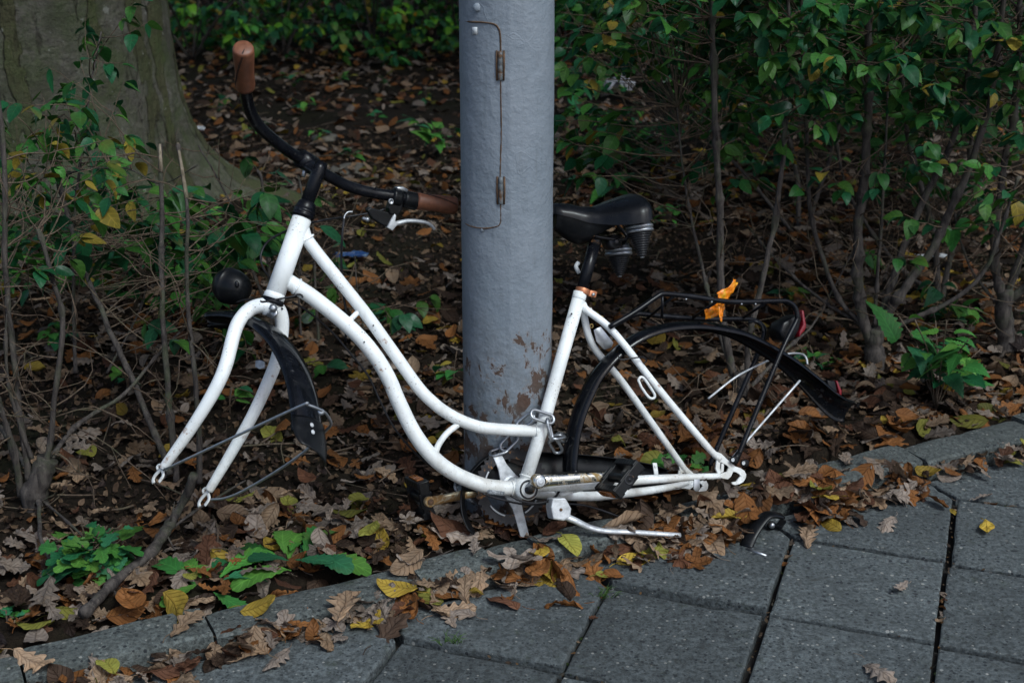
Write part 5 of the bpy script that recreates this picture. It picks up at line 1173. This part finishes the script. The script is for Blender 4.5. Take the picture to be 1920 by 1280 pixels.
shade_tree(.9, 13.2, .3, 8, 'unseen tree standing at the back of the wood behind the lamp post', 4.4, 2900, None, 3.1)
shade_tree(6.5, 13.5, .3, 8, 'unseen tree standing at the far right of the wood', 4.4, 2500, None, 3.1)
shade_tree(-9, 15.5, .3, 8, 'unseen tree standing at the far left of the wood', 4.6, 1300, None, 3.4)

# ------------------------------------------------------------------ fallen leaves
DRY = {'grey-brown': (.200, .165, .140), 'tan': (.215, .150, .100), 'orange-brown': (.185, .078, .026), 'dark brown': (.048, .031, .022), 'yellow': (.30, .21, .035), 'yellow-green': (.17, .17, .035), 'russet': (.095, .044, .026)}
names = list(DRY)
def mkp(kind, n, nu, nv, cmax, seed0):
    r = np.random.default_rng(seed0); return [leaf_proto(kind, nu, nv, r.uniform(-cmax, cmax), r.uniform(-cmax*.6, cmax*.6), .035+.03*r.random(), seed0+k) for k in range(n)]
HI = {'oak': mkp('oak', 12, 44, 8, 3.2, 10), 'beech': mkp('beech', 10, 18, 8, 4.2, 50), 'maple': [maple_proto(26, 5, c, 90+k, .06) for k, c in enumerate((.6, -.5, 1.2, .2))]}
LOQ = {'oak': mkp('oak', 6, 16, 4, 3.2, 110), 'beech': mkp('beech', 5, 8, 4, 3.6, 150), 'maple': [maple_proto(11, 3, c, 190+k, .06) for k, c in enumerate((.6, -.5, 1.0))]}
VLO = {'oak': mkp('oak', 4, 9, 2, 2.6, 210), 'beech': mkp('beech', 4, 5, 2, 2.6, 250), 'maple': [maple_proto(6, 2, c, 290+k, .05) for k, c in enumerate((.5, -.5))]}
FLAT = {'oak': mkp('oak', 8, 44, 8, 1.5, 400), 'beech': mkp('beech', 6, 18, 8, 1.6, 430), 'maple': HI['maple'][:2]}
items = []   # kind, colour, x, y, z, size, yaw, pitch, roll
def colour_for(kind):
    if kind == 'oak': return rng.choice(names, p=[.40, .26, .10, .15, .01, .01, .07])
    if kind == 'beech': return rng.choice(names, p=[.08, .18, .28, .18, .07, .06, .15])
    return rng.choice(names, p=[.2, .3, .25, .15, .05, .0, .05])
def put(x, y, z, s=None, kind=None, flat=1.0, colr=None):
    kind = kind or rng.choice(['oak', 'beech', 'maple'], p=[.60, .36, .04])
    s = s or float(np.clip(rng.normal(.066, .015), .03, .105)); 
    items.append([kind, colr or colour_for(kind), x, y, z, s, rng.uniform(0, 2*pi), rng.normal(0, .28)*flat, rng.normal(0, .38)*flat])
def clear_of(x, y):
    return math.hypot(x-PX, y-PY) > .11 and math.hypot(x-TREE[0], y-TREE[1]) > .62
def soil_pt(x, y, up=.012): put(x, y, float(gz(x, y))+rng.random()**2*up+.006)
# gutter, piles by the kerb
for _ in range(250):   # left gutter
    a = rng.uniform(-2.0, -.50); w = abs(rng.normal(0, .040)); p = .118-w+rng.normal(0, .008)
    if a < -1.15: p = .10-abs(rng.normal(0, .055))
    q = kerb_pt(a, p); put(q[0], q[1], .010+.022*rng.random()*max(0, 1-w/.08))
for _ in range(290):   # heap under crank and kickstand
    a = float(np.clip(rng.normal(-.02, .22), -.50, .36)); p = rng.normal(.075, .038)
    if p > .18: continue
    h = .045*math.exp(-((a-.05)/.26)**2)*math.exp(-((p-.10)/.06)**2); q = kerb_pt(a, p); put(q[0], q[1], .012+h*rng.random()+(.028 if .12 < p < .22 else 0), s=float(np.clip(rng.normal(.078, .015), .045, .11)))
for _ in range(125):   # right of the heap
    a = rng.uniform(.3, 1.7); p = .088+rng.normal(0, .018); q = kerb_pt(a, p); put(q[0], q[1], .010+.014*rng.random(), s=float(np.clip(rng.normal(.055, .012), .03, .08)))
for _ in range(26): a = rng.uniform(-2, 1.6); q = kerb_pt(a, rng.uniform(.13, .22)); put(q[0], q[1], .038)
# just behind the kerb: thick
for _ in range(1700):
    a = rng.uniform(-2.1, 1.9); p = (.252 if a > -.5 else .222)+rng.random()**1.3*.42; q = kerb_pt(a, p)
    if a > .1 and a < .5 and .27 < p < .45 and rng.random() < .72: continue
    if clear_of(*q[:2]): soil_pt(q[0], q[1], .030)
for _ in range(9500):
    y = 2.6+(rng.random()**.8)*3.4; x = rng.uniform(-.42*y-.2, .42*y+.2)
    if perp(x, y) < .4 or not clear_of(x, y): continue
    if rng.random() > .60+.7*float(fbm(x*2.2, y*2.2, 3)): continue
    put(x, y, float(gz(x, y))+rng.random()**2*.03+.006, s=float(np.clip(rng.normal(.056, .017), .022, .095)))
for _ in range(17000):
    y = 5.8+rng.random()**.8*7.4; x = rng.uniform(-.42*y-.2, .42*y+.2)
    if rng.random() > .85+.5*float(fbm(x*1.3, y*.9, 3)): continue
    if clear_of(x, y): put(x, y, float(gz(x, y))+.006+.02*rng.random(), s=float(np.clip(rng.normal(.062, .018), .025, .10)))
# crumbs in the joints
for (i0, j0, i1, j1, n) in [(1, 0, 1, 2, 9), (0, .55, 0, 1, 3), (0, -1, 0, 0, 4), (-1, -.8, -1, 0, 2), (1.1, 2, 1.7, 2, 4)]:
    for _ in range(n):
        t = rng.random(); g_ = grid(i0+(i1-i0)*t, j0+(j1-j0)*t); put(g_[0], g_[1], -.002, s=rng.uniform(.014, .03))
def near_bracket(x, y, z):
    q = pj(np.array([x, y, z])); ax_, ay_, bx_, by_ = 1398, 1032, 1470, 962; t = max(0, min(1, ((q[0]-ax_)*(bx_-ax_)+(q[1]-ay_)*(by_-ay_))/((bx_-ax_)**2+(by_-ay_)**2)))
    return math.hypot(q[0]-ax_-t*(bx_-ax_), q[1]-ay_-t*(by_-ay_)) < 42
items = [it for it in items if not near_bracket(it[2], it[3], it[4])]
arr = np.array([[it[2], it[3], it[4]] for it in items]); ux, uy, ud = pj(arr); szp = np.array([it[5] for it in items])/ud*FPX
inv = (ux > -10) & (ux < 1930) & (uy > -10) & (uy < 1290)

# one-off leaves on the paving, each named by where it lies
spec = [(1668, 978, .060, 'oak', 'grey-brown', 'pale grey-brown oak leaf alone on the paving slab right of the heap'), (1648, 1252, .062, 'oak', 'grey-brown', 'grey oak leaf at the bottom right of the paving, near the photo edge'),
        (1690, 1098, .036, 'oak', 'grey-brown', 'small curled grey oak leaf alone on the slab above the bottom-right leaf'), (1850, 986, .042, 'beech', 'yellow', 'small yellow-tan pointed leaf on the right edge slab'),
        (1842, 928, .040, 'oak', 'grey-brown', 'small pale oak leaf on the topmost slab at the right'), (1305, 1022, .085, 'oak', 'grey-brown', 'large pale grey oak leaf at the tip of the kickstand'),
        (852, 1008, .078, 'oak', 'grey-brown', 'pale grey oak leaf standing below the guard hoop'), (968, 1052, .100, 'maple', 'grey-brown', 'large brown maple leaf over the kerb below the spider arm'),
        (1010, 1068, .060, 'beech', 'orange-brown', 'rolled orange beech leaf beside the large brown maple leaf'), (1012, 1042, .050, 'beech', 'yellow', 'folded yellow-orange beech leaf upon the edge of the large maple leaf'),
        (693, 1168, .062, 'maple', 'yellow', 'bright yellow maple leaf at the lower end of the gutter leaves'), (640, 1135, .095, 'oak', 'tan', 'large tan oak leaf in the gutter above the bright yellow maple leaf'),
        (200, 1248, .045, 'beech', 'yellow-green', 'round yellow-green leaf in the gutter at lower left'), (1135, 1078, .030, 'beech', 'yellow-green', 'yellow-green scrap of leaf at the point where two slabs meet'),
        (1190, 1048, .058, 'beech', 'yellow', 'flat yellow pointed leaf under the heap below the kickstand'), (1070, 1020, .055, 'beech', 'yellow-green', 'yellow-green rolled leaf on the kerb below the kickstand block'),
        (65, 1240, .080, 'oak', 'tan', 'upright tan oak leaf at the bottom left corner beside the kerb'), (245, 1126, .062, 'beech', 'orange-brown', 'orange beech leaf on the kerb left of the dandelion'),
        (90, 1120, .090, 'oak', 'grey-brown', 'wide grey oak leaf at the left edge beside the celandine'), (542, 943, .045, 'beech', 'yellow-green', 'yellow-green leaf standing on the soil right of the fork end'),
        (690, 998, .052, 'beech', 'yellow-green', 'square yellow leaf left of the far pedal'), (1472, 895, .040, 'beech', 'yellow-green', 'round yellow-green leaf at the kerb right of the rear dropout'),
        (1490, 920, .062, 'oak', 'grey-brown', 'mauve-grey oak leaf just right of the rear dropout'), (1585, 930, .058, 'oak', 'tan', 'tan lobed leaf at the right end of the heap'), (810, 600, .05, 'beech', 'yellow', 'yellow leaf on the soil left of the lamp post'), (350, 1170, .07, 'oak', 'tan', 'pointed tan leaf standing in the gutter at the second kerb joint')]
def one_leaf(kind, colr, x, y, z, s, yaw, pitch, roll, label, protos=HI):
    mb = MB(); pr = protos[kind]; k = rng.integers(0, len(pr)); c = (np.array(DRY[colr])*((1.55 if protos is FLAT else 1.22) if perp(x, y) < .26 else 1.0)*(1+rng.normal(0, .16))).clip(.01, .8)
    scatter(mb, pr, np.array([k]), np.array([[x, y, z]]), eul(np.array([yaw]), np.array([pitch]), np.array([roll])), np.array([s]), c[None])
    a = np.array([math.cos(yaw), math.sin(yaw), 0])*s
    if kind != 'maple': tube(mb, cr([np.array([x, y, z])-a*.48, np.array([x, y, z])-a*.6, np.array([x, y, z])-a*.75+np.array([a[1], -a[0], 0])*.08-[0, 0, .001]], 3), .0007, 5, c*.7)
    o = mb.build('fallen_leaf', M['leafdry']); tag(o, label, 'leaf', 'fallen leaves'); return o
for (px, py, s, kind, colr, lab) in spec:
    w = onz(px, py, .012 if perp(*onz(px, py)[:2]) < .11 else .035)
    if perp(w[0], w[1]) > .25: w = onz(px, py, .05)
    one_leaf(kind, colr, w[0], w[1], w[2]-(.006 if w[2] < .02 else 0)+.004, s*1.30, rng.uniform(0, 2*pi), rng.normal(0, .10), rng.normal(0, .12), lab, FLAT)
# the largest leaves in view as things of their own
landmarks = [('the front fork ends', 340, 925), ('the mudflap of the front fender', 590, 840), ('the kickstand', 1150, 990), ('the rear dropout', 1385, 895), ('the far pedal', 785, 950), ('the foot of the lamp post', 880, 860), ('the celandine plant', 165, 1035), ('the big dandelion patch', 560, 1055), ('the rear fender end', 1580, 770),
             ('the large nettle', 1740, 700), ('the broken black bracket', 1430, 1000), ('the forked shrub trunk', 1640, 680), ('the gnarled left shrub', 70, 920), ('the chainring', 950, 980), ('the front kerb joint at lower left', 40, 1200), ('the second kerb joint from the left', 358, 1133), ('the clover sprig', 845, 1080), ('the rack legs', 1400, 780), ('the right end of the kerb', 1860, 790), ('the feather', 1730, 850), ('the bottom left corner', 30, 1270), ('the right shrub trunk', 1885, 650), ('the near pedal', 1185, 880), ('the crossing of the stays', 1230, 760)]
cand = np.where(inv)[0]; order = cand[np.argsort(-szp[cand])]; order = [k for k in order if uy[k] > 640]; single = set(order[:270])
def size_word(s): return 'large' if s > .080 else ('small' if s < .055 else 'mid-sized')
seen = {}
for k in sorted(single, key=lambda q: -uy[q]):
    kind, colr, x, y, z, s, ya, pi_, ro = items[k]
    lm = min(landmarks, key=lambda m: (m[1]-ux[k])**2+1.6*(m[2]-uy[k])**2); dx, dy = ux[k]-lm[1], uy[k]-lm[2]; dd = math.hypot(dx, dy)
    dirw = ('right of' if dx > 0 else 'left of') if abs(dx) > abs(dy) else ('in front of' if dy > 0 else 'behind'); close = 'just ' if dd < 45 else ''
    lab = f'{size_word(s)} {colr} {kind} leaf {close}{dirw} {lm[0]}'
    seen.setdefault(lab, []).append((one_leaf(kind, colr, x, y, z, s, ya, pi_, ro, lab), ux[k], uy[k]))
for lab, L in seen.items():
    if len(L) < 2: continue
    hx = max(q[1] for q in L)-min(q[1] for q in L); hy = max(q[2] for q in L)-min(q[2] for q in L); L.sort(key=lambda q: q[1] if hx > hy else q[2])
    words = (['leftmost']+['second', 'third', 'fourth', 'fifth', 'sixth', 'seventh', 'eighth'][:len(L)-2]+['rightmost']) if hx > hy else (['farthest']+['second', 'third', 'fourth', 'fifth', 'sixth', 'seventh', 'eighth'][:len(L)-2]+['nearest'])
    for w_, q in zip(words, L): q[0]['label'] = w_+' '+lab+(' from the left' if w_ not in ('leftmost', 'rightmost', 'farthest', 'nearest') and hx > hy and len(lab.split()) < 13 else '')
# the rest as litter
def litter(name, idx, protos, label, tone=.92):  # last argument scales the leaf colour, set per distance band
    mb = MB()
    for kind in ('oak', 'beech', 'maple'):
        q = [k for k in idx if items[k][0] == kind]
        if not q: continue
        A = np.array([[items[k][m] for m in (2, 3, 4, 5, 6, 7, 8)] for k in q], float); c = np.array([DRY[items[k][1]] for k in q])*(tone+rng.normal(0, .24, (len(q), 1))*tone).clip(.2, 1.5)
        scatter(mb, protos[kind], rng.integers(0, len(protos[kind]), len(q)), A[:, :3], eul(A[:, 4], A[:, 5], A[:, 6]), A[:, 3], c.clip(.01, .8))
    o = mb.build(name, M['leafdry']); tag(o, label, 'leaf litter', kind='stuff')
rest = [k for k in range(len(items)) if k not in single]
litter('leaf_litter', [k for k in rest if ud[k] < 3.3], HI, 'brown leaf litter covering the soil near the kerb', .95)
litter('leaf_litter', [k for k in rest if 3.3 <= ud[k] < 5.5], LOQ, 'brown leaf litter covering the soil between the shrub stems', .88)
litter('leaf_litter', [k for k in rest if ud[k] >= 5.5], VLO, 'brown leaf litter on the woodland floor farther back', 1.0)
# crumbs of broken leaf and bark on the soil
mb = MB(); n = 36000; y = 2.45+rng.random(n)**1.1*4.0; x = rng.uniform(-1, 1, n)*(.42*y+.15); ok = (x-K0[0])*KN[0]+(y-K0[1])*KN[1] > .20; x, y = x[ok], y[ok]; n = len(x)
pr = [leaf_proto('beech', 3, 2, 3*c, 1, .08, 300+k) for k, c in enumerate((-1, .5, 1.2))]
pal = np.array([(.07, .045, .03), (.12, .08, .05), (.035, .024, .018), (.16, .11, .075), (.05, .035, .03)])
scatter(mb, pr, rng.integers(0, 3, n), np.stack([x, y, gz(x, y)+.003+.008*rng.random(n)], -1), eul(rng.uniform(0, 6.3, n), rng.normal(0, .5, n), rng.normal(0, .6, n)), rng.uniform(.006, .026, n), pal[rng.integers(0, 5, n)])
tag(mb.build('leaf_crumbs', M['leafdry']), 'crumbled brown leaf fragments scattered over the dark soil', 'leaf litter', kind='stuff')
mb = MB(); n = 9000; ii = rng.integers(-8, 9, n); tt = rng.uniform(-9, 9, n); ax_ = rng.random(n) < .72; lat = rng.normal(0, .0065, n)
gx_ = np.where(ax_, ii+lat, tt); gy_ = np.where(ax_, tt, ii+lat*.4); XY = G0+TP*(gx_[:, None]*GU+gy_[:, None]*GV); ok = (perp(XY[:, 0], XY[:, 1]) < .02) & (XY[:, 1] > 1.5) & (np.abs(XY[:, 0]) < 1.4); ok &= np.array([float(vnoise(a*2.1, b*2.1)) for a, b in XY*4]) > -.35; XY = XY[ok]; n = len(XY)
pal2 = np.array([(.05, .035, .025), (.10, .07, .045), (.03, .05, .015), (.06, .055, .045), (.16, .09, .04)])
scatter(mb, pr, rng.integers(0, 3, n), np.c_[XY, -.012+.013*rng.random(n)], eul(rng.uniform(0, 6.3, n), rng.normal(0, .5, n), rng.normal(0, .6, n)), rng.uniform(.003, .013, n), pal2[rng.integers(0, 5, n)])
tag(mb.build('joint_debris', M['leafdry']), 'crumbs of leaf, moss and grit caught in the joints between the slabs', 'debris', kind='stuff')
mb = MB()
for _ in range(520):
    y = 2.5+rng.random()**1.2*4.5; x = rng.uniform(-.42*y, .42*y)
    if perp(x, y) < .22: continue
    a = rng.uniform(0, 2*pi); L = rng.uniform(.03, .20); z = float(gz(x, y))+.012; d = np.array([math.cos(a), math.sin(a), rng.normal(0, .08)])
    c = np.array([x, y, z]); P = cr([c-d*L/2, c+rng.normal(0, .006, 3), c+d*L/2], 3); tube(mb, P, rng.uniform(.0008, .0028), 5, (1, 1, 1))
tag(mb.build('twig_litter', M['twig']), 'thin dry twigs strewn through the leaf litter', 'twigs', kind='stuff')

# sticks lying about
def stick(pts, r0, r1, label, y=None):
    P = cr([onz(p[0], p[1], p[2]) for p in pts], 6); mb = MB(); rough_tube(mb, P, r0, r1, 9); tag(mb.build('stick', M['stem']), label, 'stick', 'sticks lying in the litter')
stick([(365, 890, .16), (330, 965, .07), (285, 1030, .06), (215, 1090, .05), (155, 1150, .04)], .0085, .0095, 'long dark stick lying diagonally below the fork to the kerb')
stick([(300, 1010, .05), (355, 965, .06), (460, 900, .06)], .003, .002, 'thin tan stalk beside the long dark stick')
stick([(0, 800, .05), (40, 860, .06), (70, 930, .05), (75, 1000, .05), (95, 1050, .04)], .005, .004, 'pale bent cane in front of the gnarled left shrub')
stick([(70, 930, .04), (140, 990, .05), (200, 1050, .04)], .003, .002, 'thin pale cane crossing before the celandine')
stick([(760, 1060, .02), (800, 1050, .02), (850, 1030, .03), (700, 1052, .02)][:3], .0012, .001, 'hair-thin dry stalk on the kerb')
stick([(780, 1130, .014), (830, 1095, .016), (862, 1070, .02)], .0011, .0009, 'thin straw lying on the slab by the clover sprig')

# ------------------------------------------------------------------ small loose things
def crumple(name, c, s, mat, label, cat, n=9, col=None, flat=.35):
    mb = MB(); V = []; C = []
    for i in range(n):
        for j in range(n):
            u, v = i/(n-1)-.5, j/(n-1)-.5; V.append((c[0]+s[0]*u*(1+.3*vnoise(v*9, i)), c[1]+s[1]*v*(1+.3*vnoise(u*9, j+4)), c[2]+s[2]*(flat+abs(float(vnoise(u*7+3, v*7)))) )); C.append((1, 1, 1))
    mb.add(V, [(i*n+j, i*n+j+1, (i+1)*n+j+1, (i+1)*n+j) for i in range(n-1) for j in range(n-1)]); o = mb.build(name, mat, smooth=False); tag(o, label, cat); q = o.modifiers.new('thickness', 'SOLIDIFY'); q.thickness = .0006; return o
def wrap_mat(name, cols, sc=30):
    q = N(name); f = q.noise(sc, 3, .5, None, 1.0); st = [(i/(len(cols)) + .02*(i > 0) + .18, c) for i, c in enumerate(cols)]; c_ = q.ramp(f, *st); return q.out(c_, .25, 0.0, q.bump(q.noise(90, 4), .002, .8))
w = onz(655, 481, .03); crumple('wrapper', w, (.10, .05, .012), wrap_mat('blue_foil', [(.012, .03, .10), (.015, .045, .13), (.12, .18, .2)]), 'crumpled blue wrapper on the soil behind the top tube', 'wrapper')
w = onz(1158, 178, .04); crumple('plastic_scrap', w, (.14, .14, .09), wrap_mat('printed_plastic', [(.30, .31, .33), (.40, .41, .44), (.22, .07, .05)], 8), 'pale printed plastic scrap far back, right of the lamp post', 'litter')
w = onz(372, 246, .03); crumple('paper_scrap', w, (.05, .04, .02), M['paper'], 'white paper scrap on the litter right of the tree root', 'litter')
w = onz(1745, 483, .03); crumple('plastic_scrap', w, (.10, .03, .01), M['paper'], 'pale plastic strip lying between the right-hand shrubs', 'litter')
# candy wrapper caught in the rack
wm = wrap_mat('orange_wrapper', [(.62, .14, .01), (.75, .22, .01), (.45, .40, .02), (.70, .16, .01)], 26); mb = MB()
def strip(pts, ws, off):
    P = cr([B(p[0], p[1], off) for p in pts], 5); n = len(P); V = []; wv = np.interp(np.linspace(0, 1, n), np.linspace(0, 1, len(ws)), ws)
    for i, p in enumerate(P):
        T = nrm(P[min(i+1, n-1)]-P[max(0, i-1)]); s_ = nrm(np.cross(T, BN))
        for q in np.linspace(-1, 1, 7): V.append(p+s_*q*wv[i]+BN*(.006*float(vnoise(i*.7, q*3))+.004*q))
    mb.add(V, [(i*7+j, i*7+j+1, (i+1)*7+j+1, (i+1)*7+j) for i in range(n-1) for j in range(6)])
strip([(1379, 526), (1372, 540), (1362, 551), (1347, 559)], [.008, .009, .010, .014, .012], -.02); strip([(1350, 560), (1347, 572), (1340, 582), (1322, 590)], [.014, .016, .014, .010], -.01); strip([(1352, 572), (1351, 590), (1353, 603)], [.010, .008, .004], -.03)
o = mb.build('candy_wrapper', wm, smooth=True); tag(o, 'orange and yellow sweet wrapper stuck in the luggage rack', 'wrapper'); q = o.modifiers.new('thickness', 'SOLIDIFY'); q.thickness = .0006
# feather
w = onz(1728, 848, .03); mb = MB(); a = nrm(onz(1752, 868, .03)-onz(1704, 836, .03)); b_ = np.array([-a[1], a[0], 0]); tube(mb, [w-a*.035, w+a*.035], [.0007, .0003], 5)
V = []; 
for t in np.linspace(-.030, .030, 14): wd = .0085*math.sin(pi*(t+.034)/.068)**.6; V += [w+a*t-b_*wd+[0, 0, .004], w+a*t+[0, 0, .001], w+a*t+b_*wd+[0, 0, .003]]
mb.add(V, [(i*3+j, i*3+j+1, i*3+j+4, i*3+j+3) for i in range(13) for j in range(2)]); tag(mb.build('feather', M['paper']), 'small pale grey feather lying on the kerb at right', 'feather')
# broken bracket on the paving
c = onz(1430, 990, .03); r_ = nrm(onz(1450, 960, .02)-onz(1405, 1020, .02)); s_ = np.array([-r_[1], r_[0], 0]); up = np.array([0, 0, 1.0])
root = empty('broken_bracket', (c[0], c[1], 0), 'broken black plastic bracket with a metal pin lying at the right of the leaf heap', 'bracket')
mb = MB(); P = cr([onz(1398, 1026, .004), onz(1410, 1000, .022), onz(1430, 972, .042), onz(1445, 964, .046), onz(1464, 967, .036)], 6); tube(mb, P, [.0145]*len(P), 12, flat=.35, up=up); mb.build('strap', M['blackplastic'], root)
mb = MB(); lathe(mb, onz(1447, 985, .014), nrm(CC-onz(1447, 985, .014)), [(-.008, .008), (.001, .0092), (.003, .007)], 16); hb = mb.build('hub', M['blackplastic'], root); mb = MB(); ball(mb, onz(1447, 984, .020), .007); mb.build('knob', M['steel'], hb)
mb = MB(); box(mb, onz(1464, 982, .016), r_, s_, up, .030, .014, .008); mb.build('lug', M['blackplastic'], root, bevel=.002, smooth=False)
mb = MB(); tube(mb, [onz(1400, 1028, .008), onz(1437, 1042, .008)], .0032, 10); mb.build('pin', M['steel'], root)
# stones
for x, y, s, lab in ((612, 262, .09, 'rounded grey stone in the litter behind the handlebar'), (655, 322, .11, 'flat mossy stone behind the stem')):
    w = onz(x, y, .02); mb = MB(); prof = [(-.6, .05), (-.4, .75), (0, 1.0), (.3, .85), (.48, .45), (.52, .05)]; lathe(mb, w, (0, 0, 1), [(h*s*.5, r*s*.8) for h, r in prof], 18); V = mb.V[0]; V += (np.stack([vnoise(V[:, 0]*18, V[:, 2]*18), vnoise(V[:, 1]*18, V[:, 2]*18+9), vnoise(V[:, 0]*16, V[:, 1]*16)], -1))*s*.10
    tag(mb.build('stone', M['stone']), lab, 'stone', 'stones in the litter')
# moss and grass tufts in the joints
for x, y, lab in ((845, 1207, 'small grass tuft in the joint between the slabs at bottom centre'), (1130, 1120, 'tiny weed in the joint below the slab point')):
    w = onz(x, y, .0); mb = MB()
    for k in range(26):
        a = rng.uniform(0, 2*pi); L = rng.uniform(.010, .026); p = w+np.array([rng.normal(0, .010), rng.normal(0, .004), 0]); tube(mb, [p, p+np.array([math.cos(a)*L*.5, math.sin(a)*L*.5, L*.6]), p+np.array([math.cos(a)*L, math.sin(a)*L, L*.7])], [.0008, .0006, .0002], 4, (.06, .12, .03))
    o = mb.build('grass_tuft', M['leafgreen']); tag(o, lab, 'grass tuft', 'grass tufts in the paving joints')
